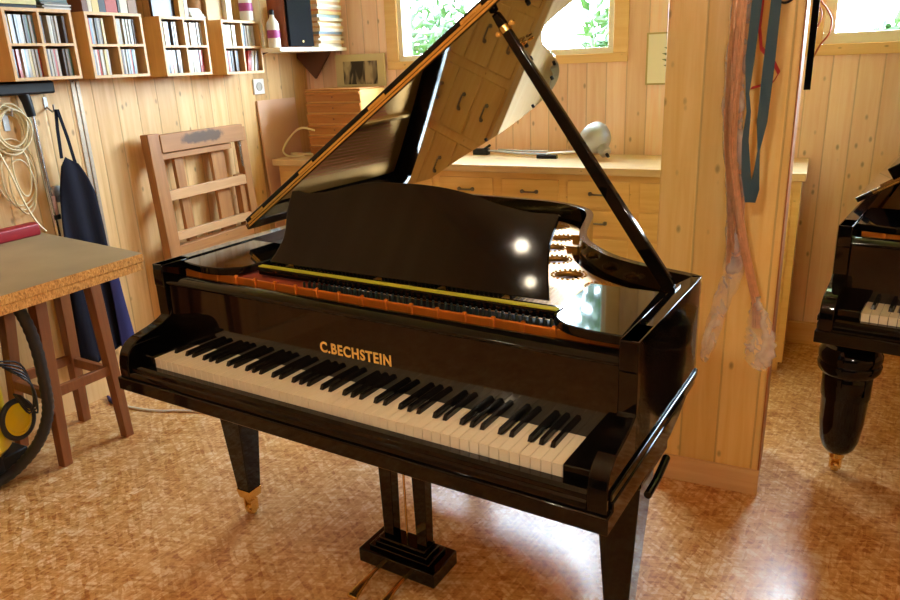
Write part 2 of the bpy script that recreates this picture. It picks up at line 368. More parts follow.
# ================================================================ GARDEN
MB().box(-12, 12, Y1 + .13, 16, -.1, .0).build('garden_ground', M['grass'], kind='structure')
def shrub(x, y, r_, h, seed, label):
    rnd = random.Random(seed); b = MB()
    for k in range(950):
        th = rnd.uniform(0, 2 * PI); ph = rnd.uniform(-.2, 1); rad = rnd.uniform(.35, 1)
        c = Vector((math.cos(th) * r_ * rad * (1 - .3 * max(ph, 0)), math.sin(th) * r_ * .6 * rad, h * .55 + ph * h * .45 * rad))
        ln = rnd.uniform(.10, .24); d = Vector((rnd.uniform(-1, 1), rnd.uniform(-1, .3), rnd.uniform(-.6, .9))).normalized()
        sd = d.cross(Vector((rnd.uniform(-.3, .3), 1, .2))).normalized() * ln * .16
        up = d.cross(sd).normalized() * ln * .04
        p = [c, c + d * ln * .35 + sd, c + d * ln, c + d * ln * .35 - sd]; mid = c + d * ln * .4 + up
        vv = [b.v(q) for q in p]; m_ = b.v(mid)
        for i in range(4): b.f([vv[i], vv[(i + 1) % 4], m_])
    root = empty('shrub', (x, y, 0), 0, label, 'shrub', 'garden shrubs')
    b.build('foliage', M['leaf'], root)
    s_ = MB()
    for k in range(5):
        a = 2 * PI * k / 5; s_.tube([(0, 0, 0), (.1 * math.cos(a), .1 * math.sin(a), h * .3), (r_ * .4 * math.cos(a), r_ * .25 * math.sin(a), h * .65)], [.03, .02, .01], 6)
    s_.build('stem', M['dark_wood'], root)
shrub(-3.15, 6.2, 1.0, 2.35, 1, 'leafy green shrub behind the left window, at its left half')
shrub(-.35, 5.4, .75, 1.98, 2, 'leafy green shrub behind the left window, at its right half')
def tree(x, y, z0, z1, r_, seed, label):
    rnd = random.Random(seed); b = MB()
    for k in range(700):
        d0 = Vector((rnd.gauss(0, 1), rnd.gauss(0, 1), rnd.gauss(0, 1))).normalized() * rnd.uniform(.4, 1)
        c = Vector((d0.x * r_, d0.y * r_ * .7, (z0 + z1) / 2 + d0.z * (z1 - z0) / 2)); ln = rnd.uniform(.16, .3)
        d = Vector((rnd.uniform(-1, 1), rnd.uniform(-1, 1), rnd.uniform(-.8, .3))).normalized(); sd = d.cross(Vector((.2, 1, .3))).normalized() * ln * .22
        vv = [b.v(q) for q in (c, c + d * ln * .4 + sd, c + d * ln, c + d * ln * .4 - sd)]; m_ = b.v(c + d * ln * .4 + Vector((0, 0, ln * .05)))
        for i in range(4): b.f([vv[i], vv[(i + 1) % 4], m_])
    root = empty('tree', (x, y, 0), 0, label, 'tree'); b.build('foliage', M['leaf'], root)
    MB().tube([(0, 0, 0), (.05, 0, z0 * .6), (0, .05, z0 + .4)], [.07, .055, .03], 10).build('trunk', M['dark_wood'], root, smooth=60)
tree(-.75, 7.6, 2.75, 4.3, .95, 5, 'slender tree in the garden, its crown above the left window and mirrored in the piano')
shrub(1.75, 6.0, .5, 1.78, 3, 'sparse pale shrub seen through the right window')

# ================================================================ GRAND PIANOS
TH = math.radians(33); HZ = .935; SP = .716
OUT = [(-.716, .118), (-.716, .5), (-.716, 1.0), (-.716, 1.36), (-.70, 1.42), (-.64, 1.438), (-.45, 1.436), (-.25, 1.425), (-.055, 1.407), (.06, 1.37), (.145, 1.312), (.19, 1.25), (.221, 1.172), (.252, 1.06), (.289, .941), (.33, .86), (.387, .79), (.45, .73), (.517, .69), (.60, .655), (.672, .632), (.708, .615), (.716, .59), (.716, .40), (.716, .118)]
def inset(P, d):
    Q = []
    for i, p in enumerate(P):
        a = Vector(P[max(i - 1, 0)]); c = Vector(P[min(i + 1, len(P) - 1)]); t = (c - a).normalized()
        Q.append((p[0] + t.y * d, p[1] - t.x * d))
    return Q
RIMP = [OUT[0]] + sm2(OUT[1:-1], 3) + [OUT[-1]]
def ymax(x):
    y_ = 0
    for a, b_ in zip(RIMP, RIMP[1:]):
        if min(a[0], b_[0]) <= x <= max(a[0], b_[0]) and abs(a[0] - b_[0]) > 1e-6: y_ = max(y_, a[1] + (b_[1] - a[1]) * (x - a[0]) / (b_[0] - a[0]))
    return y_
def wall_strip(b, P, d0, d1, z0, z1):
    A_, B_ = inset(P, d0), inset(P, d1); R_ = []
    if d1 > .03:
        C_ = inset(P, .024); B_ = [q if abs(p[0]) > .7159 and p[1] < 1.36 and p[1] < (.585 if p[0] > 0 else 9) else c_ for p, q, c_ in zip(P, B_, C_)]
    for p, q in zip(A_, B_): R_.append([b.v((p[0], p[1], z0)), b.v((p[0], p[1], z1)), b.v((q[0], q[1], z1)), b.v((q[0], q[1], z0))])
    for r0, r1 in zip(R_, R_[1:]):
        for k in range(4): b.f([r0[k], r1[k], r1[(k + 1) % 4], r0[(k + 1) % 4]])
    b.f(R_[0]); b.f(R_[-1][::-1]); return b
def build_piano(name, loc, rz, label, turned, lettering):
    L = M['lacquer']; R0 = empty(name, loc, rz, label, 'piano', None)
    # case
    wall_strip(MB(), RIMP, 0, .038, .64, .926).build('rim', M['lacquer_rim'], R0, bevel=.002)
    mo = MB(); P = [(-.716, -.03)] + RIMP + [(.716, -.03)]
    wall_strip(mo, P, -.006, .0, .662, .680)
    mo.build('moulding', L, R0, bevel=.003)
    kb = MB().prism([(-.05, .599), (.30, .599), (.37, .606), (.44, .625), (.50, .648), (.50, .655), (-.02, .655), (-.02, .637), (-.05, .637)], 'x', -.722, .722)
    kb.build('keybed', L, R0, bevel=.003)
    MB().hexa([(-.67, .45, .64)] + [(x, y, .64) for x, y in inset(RIMP, .03)[2:-2]] + [(.67, .45, .64)], [(-.67, .45, .66)] + [(x, y, .66) for x, y in inset(RIMP, .03)[2:-2]] + [(.67, .45, .66)]).build('bottom_board', M['soundboard'], R0)
    arm = sm2([(.118, .926), (.115, .90), (.115, .866)], 1) + [(.118, .858), (.131, .855)] + sm2([(.131, .850), (.132, .82), (.128, .79), (.115, .772), (.08, .757), (.04, .747), (.0, .737), (-.028, .715), (-.041, .68), (-.043, .64)], 4) + [(-.043, .600), (.22, .600), (.22, .926)]
    for x0, x1 in ((-.716, -.676), (.676, .716)): MB().prism(arm, 'x', x0, x1).build('arm', L, R0, bevel=.003)
    for x0, x1 in ((-.676, -.6125), (.6125, .676)): MB().box(x0, x1, -.004, .16, .637, .700).build('key_block', L, R0, bevel=.003)
    slip = [(-.004, .637), (-.004, .670), (-.008, .673), (-.026, .673), (-.034, .667), (-.035, .656), (-.040, .652), (-.042, .645), (-.042, .637)]
    MB().prism(slip, 'x', -.676, .676).build('key_slip', L, R0, bevel=.0015)
    # keys
    kw = 1.222 / 52; pat = 'ABCDEFG'; blacks = []
    wm = {}
    for i in range(52):
        n_ = pat[i % 7]; x0 = -.611 + i * kw + .0006; x1 = x0 + kw - .0012
        cl = .0 if n_ in 'CF' or i == 0 else .0065; crr = .0 if n_ in 'BE' or i == 51 else .0065
        key = (cl, crr)
        if key not in wm:
            w_ = kw - .0012
            b = MB(); b.prism([(0, .0), (w_, .0), (w_, .052), (w_ - crr, .052), (w_ - crr, .150), (cl, .150), (cl, .052), (0, .052)], 'z', .6925, .695)
            b.prism([(0.0004, .0012), (w_ - .0004, .0012), (w_ - .0004, .05), (w_ - crr, .05), (w_ - crr, .150), (cl, .150), (cl, .05), (.0004, .05)], 'z', .662, .6925)
            o = b.build('white_key', M['white_key'], R0, bevel=.0008); wm[key] = o.data
            o.location.x = x0
        else:
            o = bpy.data.objects.new('white_key', wm[key]); col.objects.link(o); o.parent = R0; o.location.x = x0
            bb = o.modifiers.new('bevel', 'BEVEL'); bb.width = .0008; bb.segments = 2; bb.limit_method = 'ANGLE'
        if n_ in 'ACDFG' and i < 51:
            dx = {'C': -.0018, 'D': .0018, 'F': -.0022, 'G': 0, 'A': .0022}[n_] if i else 0
            blacks.append(-.611 + (i + 1) * kw + dx)
    b = MB(); h = .0055
    b.hexa([(-h, .052, .694), (h, .052, .694), (h, .150, .694), (-h, .150, .694)], [(-h + .001, .058, .7065), (h - .001, .058, .7065), (h - .001, .150, .7065), (-h + .001, .150, .7065)])
    bk = b.build('black_key', M['black_key'], R0, bevel=.0012); bk.location.x = blacks[0]
    for x in blacks[1:]:
        o = bk.copy(); col.objects.link(o); o.parent = R0; o.location.x = x
    # fallboard and top rail
    fb = MB().prism([(.1255, .690), (.1275, .868), (.165, .868), (.165, .690)], 'x', -.676, .676).build('fallboard', M['fall'], R0, bevel=.002)
    MB().prism(sm2([(.126, .866), (.121, .870), (.122, .877), (.132, .884), (.150, .889), (.166, .888), (.174, .882), (.174, .870)], 3) + [(.166, .866)], 'x', -.676, .676).build('top_rail', L, R0, smooth=50)
    if lettering:
        cu = bpy.data.curves.new('lettering', 'FONT'); cu.body = 'C.BECHSTEIN'; cu.size = .042; cu.extrude = .0006; cu.offset = .0011; cu.space_character = 1.12; cu.align_x = 'CENTER'
        to = bpy.data.objects.new('lettering', cu); col.objects.link(to); cu.materials.append(M['gold_letter'])
        bpy.context.view_layer.update(); k = .222 / to.dimensions.x; ky = .029 / max(to.dimensions.y, .001)
        me = bpy.data.meshes.new_from_object(to.evaluated_get(bpy.context.evaluated_depsgraph_get())); bpy.data.objects.remove(to)
        me.transform(Matrix.Translation((.006, .1255, .7605)) @ Matrix.Rotation(PI / 2, 4, 'X') @ Matrix.Diagonal((k, ky, 1, 1)))
        to = bpy.data.objects.new('lettering', me); col.objects.link(to); to.parent = fb
    # sound board, iron plate
    inn = inset(RIMP, .04); poly = [(-.67, .17)] + [p for p in inn[1:-1]] + [(.67, .17)]
    MB().prism(poly, 'z', .795, .802).build('soundboard', M['soundboard'], R0)
    holes = [(.145, 1.09, .042), (.165, .955, .042), (.235, .825, .042), (.335, .69, .042), (.45, .62, .03), (.05, 1.24, .045), (-.2, 1.30, .05)]
    inn2 = inset(RIMP, .045); pl = MB(); bm = pl.bm; zt = .852
    bpoly = [(-.66, .178)] + [p for p in inn2[1:-1]] + [(.66, .178)]
    loops = [bpoly] + [[(cx_ + r_ * math.cos(2 * PI * k / 20), cy_ + r_ * math.sin(2 * PI * k / 20)) for k in range(20)] for cx_, cy_, r_ in holes]
    es = []; allv = []
    for lp in loops:
        vv = [bm.verts.new((x, y, zt)) for x, y in lp]; allv.append(vv)
        es += [bm.edges.new((vv[i], vv[(i + 1) % len(vv)])) for i in range(len(vv))]
    bmesh.ops.triangle_fill(bm, use_beauty=True, edges=es)
    plate = pl.build('iron_plate', M['gold_paint'], R0); so = plate.modifiers.new('thickness', 'SOLIDIFY'); so.thickness = .012; so.offset = -1
    for cx_, cy_, r_ in holes:
        b = MB().torus((cx_, cy_, zt + .003), r_ + .006, .009, 28, 8)
        for k in range(20):
            a = 2 * PI * k / 20; b.lathe([(.005, 0), (.0045, .010), (.002, .013)], (cx_ + (r_ + .006) * math.cos(a), cy_ + (r_ + .006) * math.sin(a), zt + .003), 6)
        b.build('beaded_ring', M['gold_paint'], plate, smooth=50)
    for xa, ya, xb, yb in ((-.45, .27, -.40, 1.36), (-.12, .27, -.06, 1.32), (.10, .27, .09, .90), (.30, .27, .27, .58)):
        d = Vector((yb - ya, -(xb - xa))).normalized() * .012
        MB().hexa([(xa - d.x, ya - d.y, zt), (xa + d.x, ya + d.y, zt), (xb + d.x, yb + d.y, zt), (xb - d.x, yb - d.y, zt)],
                  [(xa - d.x * .6, ya, zt + .03), (xa + d.x * .6, ya, zt + .03), (xb + d.x * .6, yb, zt + .03), (xb - d.x * .6, yb, zt + .03)]).build('plate_strut', M['gold_paint'], plate, bevel=.003)
    # front flange with ribs
    b = MB().box(-.66, .66, .186, .194, .815, .899)
    for k in range(17):
        x = -.60 + k * .074; b.box(x - .006, x + .006, .180, .186, .82, .901)
        b.lathe([(.006, 0), (.006, .004), (.002, .006)], (x, .188, .899), 8)
    b.build('plate_flange', M['copper_plate'], plate, bevel=.0015)
    MB().box(-.655, -.20, .1945, .34, .8525, .8945).build('felt_strip', M['red_felt'], plate, bevel=.001)
    pin = MB().lathe([(.0034, 0), (.0034, .018), (.0026, .022)], (0, 0, 0), 8).build('tuning_pin', M['pin'], R0, smooth=40)
    k = 0
    for r_ in range(2):
        for j in range(50):
            x = -.21 + (j + .5 * r_) * .0169; o = pin if k == 0 else pin.copy()
            if k: col.objects.link(o); o.parent = R0
            o.location = (x, .201 + .012 * r_, .8885); k += 1
    MB().box(-.199, .655, .1945, .250, .8525, .8915).build('shaded_pin_block', M['black_felt'], R0)  # block coloured black to stand in for the shade under the music desk
    MB().box(.222, .250, .985, 1.03, .853, .905).lathe([(.012, 0), (.014, .03), (.008, .045)], (.236, 1.045, .853), 12).box(.225, .262, .93, .965, .853, .882).build('capo_bolt', M['gold_paint'], plate, bevel=.003)
    # strings
    mesh_cache = []
    for i in range(88):
        x = -.60 + i * 1.2 / 87; x2 = x * .97 - .02
        ye = min(ymax(x2) - .11, .40 + .8 * max(0, (.63 - x)) ** 1.2)
        b = MB(); n_ = 1 if i < 12 else (2 if i < 24 else 3); rad = .0016 if i < 24 else .0006
        for q in range(n_):
            dx = (q - (n_ - 1) / 2) * .0030
            b.tube([(x + dx, .27, .874), (x2 + dx, ye, .868)], rad, 5)
        b.build('string', M['copper_wire'] if i < 24 else M['bright_steel'], R0)
    dp = MB().box(-.0045, .0045, .40, .47, .880, .894).box(-.0045, .0045, .40, .475, .872, .880).build('damper', M['black_felt'], R0)
    dp.location.x = -.60
    for i in range(1, 66):
        o = dp.copy(); col.objects.link(o); o.parent = R0; o.location.x = -.60 + i * 1.2 / 87
    # music desk
    t = math.atan2(.067, .19)
    prof = [(-.369, 0.0)] + sm2([(-.369, .004), (-.352, .028), (-.331, .076), (-.331, .145), (-.323, .201)], 4) + sm2([(-.30, .203), (-.257, .199), (-.189, .209), (-.125, .226), (-.06, .237), (.05, .241), (.15, .237), (.236, .225), (.32, .205), (.397, .194), (.455, .194), (.468, .19)], 4) + sm2([(.463, .17), (.454, .122), (.457, .067), (.470, .001)], 4)
    b = MB().xf(Matrix.Translation((0, .243, .938)) @ Matrix.Rotation(-t, 4, 'X')); b.prism(prof, 'y', 0, .012); b.build('music_desk', M['desk'], R0, bevel=.002)
    MB().box(-.405, .502, .238, .262, .900, .9245).build('desk_rail', L, R0, bevel=.002)
    MB().box(-.400, .498, .226, .243, .9245, .9275).build('felt_strip', M['green_felt'], R0)
    MB().box(-.400, .498, .2255, .240, .903, .9240).build('rail_lip', L, R0, bevel=.001)
    wl = sm2([(-.44, .262), (-.448, .215), (-.50, .178), (-.56, .170), (-.62, .178)], 4) + [(-.676, .19), (-.676, .47), (-.44, .47)]
    wr = sm2([(.487, .262), (.496, .215), (.535, .172), (.58, .155), (.63, .150)], 4) + [(.676, .150), (.676, .46), (.487, .46)]
    for w_ in (wl, wr): MB().prism(w_, 'z', .900, .922).build('desk_wing', L, R0, bevel=.003)
    # lid on its left hinge
    T = Matrix.Translation((-SP, 0, HZ)) @ Matrix.Rotation(-TH, 4, 'Y')
    s0_ = 0 if turned else .035
    lo = [(s0_, .4665), (1.45, .405), (1.45, .60)] + sm2([(1.445, .66), (1.41, .72), (1.34, .775), (1.27, .797), (1.205, .803), (1.155, .804), (1.11, .812), (1.075, .842), (1.035, .91), (1.008, .972), (.972, 1.085), (.924, 1.232), (.885, 1.33), (.845, 1.411), (.789, 1.503), (.717, 1.586), (.66, 1.627), (.589, 1.658), (.52, 1.673), (.452, 1.675), (.39, 1.667), (.30, 1.635), (.20, 1.59), (.08, 1.565), (s0_, 1.555)], 3)
    lid = MB().xf(T).prism(lo, 'z', 0, .018).build('lid', M['lid'], R0, bevel=.003)
    fl = [(.045, .470), (1.45, .408), (1.45, .74), (.045, .80)]
    if turned: fl = [(.13, .440), (1.45, .37), (1.45, .74), (.13, .80)]
    MB().xf(T).prism(fl, 'z', .0185, .060 if turned else .034).build('lid_flap', L, R0, bevel=.003)
    hd = .0425 / 1.45
    yl = lambda s_: .468 - .063 * s_ / 1.45
    hg = MB().xf(T)
    for s0, s1 in ((.055, 1.445),):
        for n0, n1 in ((.002, .0085), (.0098, .0172)):
            hg.hexa([(s0, yl(s0) - .003, n0), (s1, yl(s1) - .003, n0), (s1, yl(s1) + .002, n0), (s0, yl(s0) + .002, n0)], [(s0, yl(s0) - .003, n1), (s1, yl(s1) - .003, n1), (s1, yl(s1) + .002, n1), (s0, yl(s0) + .002, n1)])
    hg.build('lid_hinge', M['brass'], lid, bevel=.0008)
    for s_ in (.12, .40, .74, 1.10, 1.38):
        MB().xf(T).hexa([(s_ - .035, yl(s_) - .004, .0165), (s_ + .035, yl(s_) - .0055, .0165), (s_ + .035, yl(s_), .0165), (s_ - .035, yl(s_), .0165)], [(s_ - .035, yl(s_) - .004, .024), (s_ + .035, yl(s_) - .0055, .024), (s_ + .035, yl(s_), .024), (s_ - .035, yl(s_), .024)]).build('hinge_plate', M['brass'], lid)
    for s_, y_ in ((1.009, .846), (.94, 1.0), (.808, 1.411), (1.18, .56), (.35, 1.60), (.60, 1.62)):
        MB().xf(T).lathe([(.005, -.007), (.006, -.005), (.006, 0)], (s_, y_, 0), 12).build('rubber_buffer', M['black_felt'], lid)
    hk = MB().xf(T).torus((1.022, .79, -.006), .014, .0028, 16, 6); hk.torus((1.047, .805, -.006), .008, .0022, 14, 6); hk.lathe([(.004, -.008), (.006, 0)], (1.022, .79, 0), 8)
    hk.build('lid_hook', M['brass'], lid, smooth=50)
    # prop stick
    a = Vector((.672, .485, .925)); e = T @ Vector((1.135, .462, -.002)); d = (e - a).normalized(); sd = d.cross(Vector((0, 1, 0))).normalized(); fw_ = Vector((0, 1, 0))
    b = MB(); st = []
    for t_, wx in ((0, .016), (.03, .017), (.5, .0145), (.97, .011), (1, .009)):
        p = a.lerp(e, t_); st.append([b.v(p + sd * wx - fw_ * .009), b.v(p + sd * wx + fw_ * .009), b.v(p - sd * wx + fw_ * .009), b.v(p - sd * wx - fw_ * .009)])
    for q, r_ in zip(st, st[1:]):
        for k in range(4): b.f([q[k], q[(k + 1) % 4], r_[(k + 1) % 4], r_[k]])
    b.f(st[0][::-1]); b.f(st[-1]); pr = b.build('lid_prop', L, R0, bevel=.003)
    p = a.lerp(e, .945); MB().tube([p - sd * .024, p + sd * .024], .0035, 8).lathe([(.006, -.004), (.006, .004)], p - sd * .022, 10, 'y').lathe([(.006, -.004), (.006, .004)], p + sd * .022, 10, 'y').tube([p - d * .01, p + d * .006], .0145, 10).build('prop_fitting', M['brass'], pr, smooth=40)
    MB().box(.655, .69, .462, .508, .924, .930).build('prop_plate', L, R0)
    MB().tube([(.726, .19, .553), (.727, .25, .556), (.726, .33, .572)], .009, 10).build('latch_bar', L, R0, smooth=50)
    # legs
    def sqleg(x, y):
        zt_ = .66 if y > 1 else .60
        leg = MB().hexa([(x + a_ * .027, y + c_ * .027, .102) for a_, c_ in ((-1, -1), (1, -1), (1, 1), (-1, 1))], [(x + a_ * .058, y + c_ * .058, zt_) for a_, c_ in ((-1, -1), (1, -1), (1, 1), (-1, 1))]).build('leg', L, R0, bevel=.002)
        f_ = MB().hexa([(x + a_ * .0255, y + c_ * .0255, .070) for a_, c_ in ((-1, -1), (1, -1), (1, 1), (-1, 1))], [(x + a_ * .030, y + c_ * .030, .103) for a_, c_ in ((-1, -1), (1, -1), (1, 1), (-1, 1))])
        f_.lathe([(.014, .045), (.022, .072)], (x, y, 0), 12); f_.box(x - .019, x - .013, y - .015, y + .015, .016, .06); f_.box(x + .013, x + .019, y - .015, y + .015, .016, .06); f_.build('ferrule', M['brass'], leg, bevel=.0015)
        MB().lathe([(.017, -.012), (.02, -.008), (.02, .008), (.017, .012)], (x, y, .020), 18, 'x').build('caster', M['brass'], leg, smooth=40)
    def tuleg(x, y):
        zt_ = .66 if y > 1 else .60
        pf = [(.05, zt_), (.05, .53), (.062, .515), (.066, .50), (.060, .492), (.085, .482), (.098, .462), (.100, .445), (.096, .43), (.100, .422), (.098, .402), (.088, .388), (.074, .384), (.078, .376), (.078, .30), (.074, .292), (.070, .20), (.062, .13), (.052, .10), (.038, .082), (.028, .078)]
        leg = MB().lathe(pf[::-1], (x, y, 0), 28).build('leg', L, R0, smooth=35)
        MB().lathe([(.018, .048), (.026, .06), (.022, .078)], (x, y, 0), 14).box(x - .019, x - .013, y - .015, y + .015, .016, .055).box(x + .013, x + .019, y - .015, y + .015, .016, .055).build('ferrule', M['brass'], leg, smooth=40)
        MB().lathe([(.017, -.012), (.02, -.008), (.02, .008), (.017, .012)], (x, y, .020), 18, 'x').build('caster', M['brass'], leg, smooth=40)
    for x in (-.65, .64): MB().box(x - .07, x + .07, .19, .40, .555, .5995).build('leg_plate', L, R0, bevel=.006)
    for x, y in ((-.655, .30), (.640, .30), (-.25, 1.15)): (tuleg if turned else sqleg)(x, y)
    # pedal lyre
    ly = MB().box(-.140, .125, .240, .370, .034, .080).build('pedal_box', L, R0, bevel=.004)
    MB().box(-.113, .098, .258, .352, .080, .092).box(-.098, .084, .268, .342, .092, .104).box(-.086, .074, .276, .334, .104, .118).build('pedal_box_step', L, ly, bevel=.003)
    for x in (-.058, .058):
        MB().hexa([(x - .018, .288, .117), (x + .018, .288, .117), (x + .018, .322, .117), (x - .018, .322, .117)], [(x - .026, .285, .600), (x + .026, .285, .600), (x + .026, .325, .600), (x - .026, .325, .600)]).build('lyre_post', L, R0, bevel=.002)
    MB().tube([(-.004, .305, .117), (-.004, .305, .60)], .0035, 8).build('pedal_rod', M['brass'], ly, smooth=60)
    for x in (-.060, .036):
        pts = smooth_path([(x, .26, .046), (x, .225, .050), (x, .17, .048), (x, .13, .042), (x, .10, .036)], 5); rr = [.007 + .008 * max(0, (i / (len(pts) - 1) - .35)) / .65 * 1.5 for i in range(len(pts))]; rr[-1] *= .8
        MB().tube(pts, rr, 12, flat=.45).build('pedal', M['brass'], R0, smooth=60)
    return R0
M['fall'] = plain('fallboard_lacquer', (.003, .0025, .0025, 1), .04, ior=1.52)
M['lid'] = plain('lid_lacquer', (.004, .003, .003, 1), .03, coat=1, ior=1.7, coatr=.02)
M['desk'] = plain('desk_lacquer', (.003, .0024, .0018, 1), .06, ior=1.34)
M['copper_plate'] = plain('gilt_flange', srgb(226, 130, 44), .35, .7)
M['copper_wire'] = plain('copper_wound_string', srgb(190, 116, 70), .35, 1)
A = -.095
build_piano('grand_piano', (0, 0, 0), A, 'black grand piano with square tapered legs in the middle, gold lettering over its keys', False, True)
build_piano('grand_piano', (1.76, .982, 0), -.173, 'black grand piano with thick turned legs, cut by the right edge', True, False)

M['pewter'] = plain('pewter', (.25, .22, .2, 1), .3, 1)
M['mount'] = plain('poster_mount', srgb(206, 196, 156), .6)
M['gilt_frame'] = plain('pale_frame', srgb(196, 176, 126), .45)
M['print_green'] = plain('print_ink', srgb(120, 128, 96), .7)
M['rust_wire'] = plain('rust_wire', srgb(170, 84, 50), .5)
M['wicker'] = plain('wicker', srgb(150, 100, 50), .7, var=.3, vscale=80, bump=.5)
M['bottle'] = plain('bottle_plastic', srgb(224, 216, 204), .35)
M['purple'] = plain('purple_label', srgb(160, 60, 120), .5, var=.3, vscale=40)
M['rule'] = plain('dull_steel', srgb(176, 160, 140), .45, .6, var=.2, vscale=90)
M['sleeve_red'] = plain('worn_label', srgb(190, 150, 140), .5, var=.4, vscale=30)
M['oak_stained'] = wood('stained_oak_rail', srgb(156, 106, 60), srgb(176, 124, 74), 'y', 0, 'x', .55, knots=0)
M['oak_grey'] = wood('greyed_oak', srgb(196, 150, 104), srgb(214, 172, 128), 'y', 0, 'x', .4)
def stain(m, loc, rad, sc_, c):
    nt = m.node_tree; N = nt.nodes; b = N['Principled BSDF']; src = b.inputs['Base Color'].links[0].from_socket
    tc = N.new('ShaderNodeTexCoord'); mp = N.new('ShaderNodeMapping'); mp.vector_type = 'POINT'; nt.links.new(tc.outputs['Object'], mp.inputs[0])
    mp.inputs['Location'].default_value = tuple(-a * s_ for a, s_ in zip(loc, sc_)); mp.inputs['Scale'].default_value = sc_
    ln = N.new('ShaderNodeVectorMath'); ln.operation = 'LENGTH'; nt.links.new(mp.outputs[0], ln.inputs[0])
    no = N.new('ShaderNodeTexNoise'); no.inputs['Scale'].default_value = 28; nt.links.new(tc.outputs['Object'], no.inputs['Vector'])
    v_ = mth(nt, 'ADD', ln.outputs['Value'], mth(nt, 'MULTIPLY', no.outputs['Fac'], .9))
    mr = N.new('ShaderNodeMapRange'); mr.inputs[1].default_value = rad; mr.inputs[2].default_value = rad * .75; mr.inputs[3].default_value = 0; mr.inputs[4].default_value = .8; nt.links.new(v_, mr.inputs[0])
    nt.links.new(mixc(nt, mr.outputs[0], src, c), b.inputs['Base Color'])
stain(M['oak_stained'], (0, .02, 1.13), 1.25, (.1, 4.5, 22), srgb(56, 44, 36))
stain(M['tabletop'], (-.30, .33, .83), 1.0, (14, 5, 1), srgb(62, 58, 50))
def bw():
    m, nt, b = newmat('hands_photo'); N = nt.nodes
    tc = N.new('ShaderNodeTexCoord'); mp = N.new('ShaderNodeMapping'); mp.inputs['Rotation'].default_value = (0, .7, 0); mp.inputs['Scale'].default_value = (22, 1, 8); mp.inputs['Location'].default_value = (1.9, 0, .6); nt.links.new(tc.outputs['Object'], mp.inputs[0])
    no = N.new('ShaderNodeTexNoise'); no.inputs['Scale'].default_value = 1; no.inputs['Detail'].default_value = 1.5; no.inputs['Distortion'].default_value = .8; nt.links.new(mp.outputs[0], no.inputs['Vector'])
    cr = N.new('ShaderNodeValToRGB'); e = cr.color_ramp.elements; e[0].position = .44; e[0].color = srgb(36, 32, 28); e[1].position = .62; e[1].color = srgb(176, 164, 136); nt.links.new(no.outputs['Fac'], cr.inputs[0]); nt.links.new(cr.outputs[0], b.inputs['Base Color']); b.inputs['Roughness'].default_value = .4
    return m
M['bwphoto'] = bw()
# ================================================================ CABINET UNDER THE WINDOW
cab = empty('drawer_cabinet', (-.45, 2.43, 0), 0, 'long pine drawer cabinet along the back wall under the worktop', 'cabinet')
ox, oy = -.45, 2.43
MB().box(-1.85 - ox, .95 - ox, 2.205 - oy, 2.65 - oy, .06, .905).box(-1.83 - ox, .93 - ox, 2.25 - oy, 2.65 - oy, 0, .06).build('carcass', M['cabinet'], cab, bevel=.002)
hm = None; dm = None
PT = .350; ROW = .1415
for k in range(8):
    x0 = -.785 + PT * (k - 3)
    if k == 0: 
        d_ = MB().box(x0 - ox + .01, x0 + .305 - ox, 2.193 - oy, 2.205 - oy, .08, .872).build('door', M['cabinet'], cab, bevel=.003)
        MB().lathe([(.006, 0), (.006, -.015), (.013, -.02), (.011, -.028)], (x0 + .27 - ox, 2.193 - oy, .5), 12, 'y').build('knob', M['steel'], d_, smooth=40)
        continue
    for r_ in range(6):
        z1 = .872 - ROW * r_
        if dm is None:
            d_ = MB().box(-.152, .152, -.010, .0, -.128, 0).build('drawer', M['cabinet'], cab, bevel=.003); dm = d_
            b = MB()
            b.tube([(-.036, -.012, -.062), (-.030, -.03, -.062), (.030, -.03, -.062), (.036, -.012, -.062)], .0045, 8)
            b.lathe([(.009, -.018), (.011, -.010)], (-.038, 0, -.062), 10, 'y').lathe([(.009, -.018), (.011, -.010)], (.038, 0, -.062), 10, 'y')
            hm = b.build('handle', M['pewter'], d_, smooth=50)
            d_.location = (x0 + .152 - ox, 2.205 - oy, z1)
        else:
            d_ = dm.copy(); col.objects.link(d_); d_.parent = cab; d_.location = (x0 + .152 - ox, 2.205 - oy, z1)
            h_ = hm.copy(); col.objects.link(h_); h_.parent = d_
tag(MB().box(-1.86 + .45, .965 + .45, -.27, .235, -.017, .019).build('worktop', M['worktop'], None, bevel=.004, loc=(-.45, 2.43, .9225)), 'long pale pine worktop lying on the drawer cabinet', 'worktop')

# things on the worktop
ch = empty('chest_of_drawers', (-1.53, 2.485, .9415), 0, 'small wooden chest of six shallow drawers on the left end of the worktop', 'chest')
MB().box(-.186, .186, -.128, .135, 0, .372).build('body', M['chest_lit'], ch, bevel=.002)
MB().box(-.188, .188, -.136, .137, .372, .380).build('top', M['chest'], ch, bevel=.002)
for k in range(6):
    z = .004 + k * .0615
    d_ = MB().prism([(-.129, z), (-.137, z), (-.137, z + .034), (-.145, z + .038), (-.145, z + .050), (-.137, z + .053), (-.129, z + .053)], 'x', -.186, .186).build('drawer', M['chest'], ch, bevel=.0015)
    MB().lathe([(.004, 0), (.0045, -.004), (.003, -.006)], (0, -.137, z + .024), 8, 'y').build('knob', M['dark_wood'], d_)
po = empty('poster', (-1.52, 2.655, 1.3225), 0, 'framed black and white photograph of hands standing on the small chest', 'picture')
MB().box(-.172, .172, -.008, .008, 0, .185).build('mount', M['mount'], po, bevel=.001)
MB().box(-.118, .122, -.0095, -.008, .012, .145).build('photograph', M['bwphoto'], po)
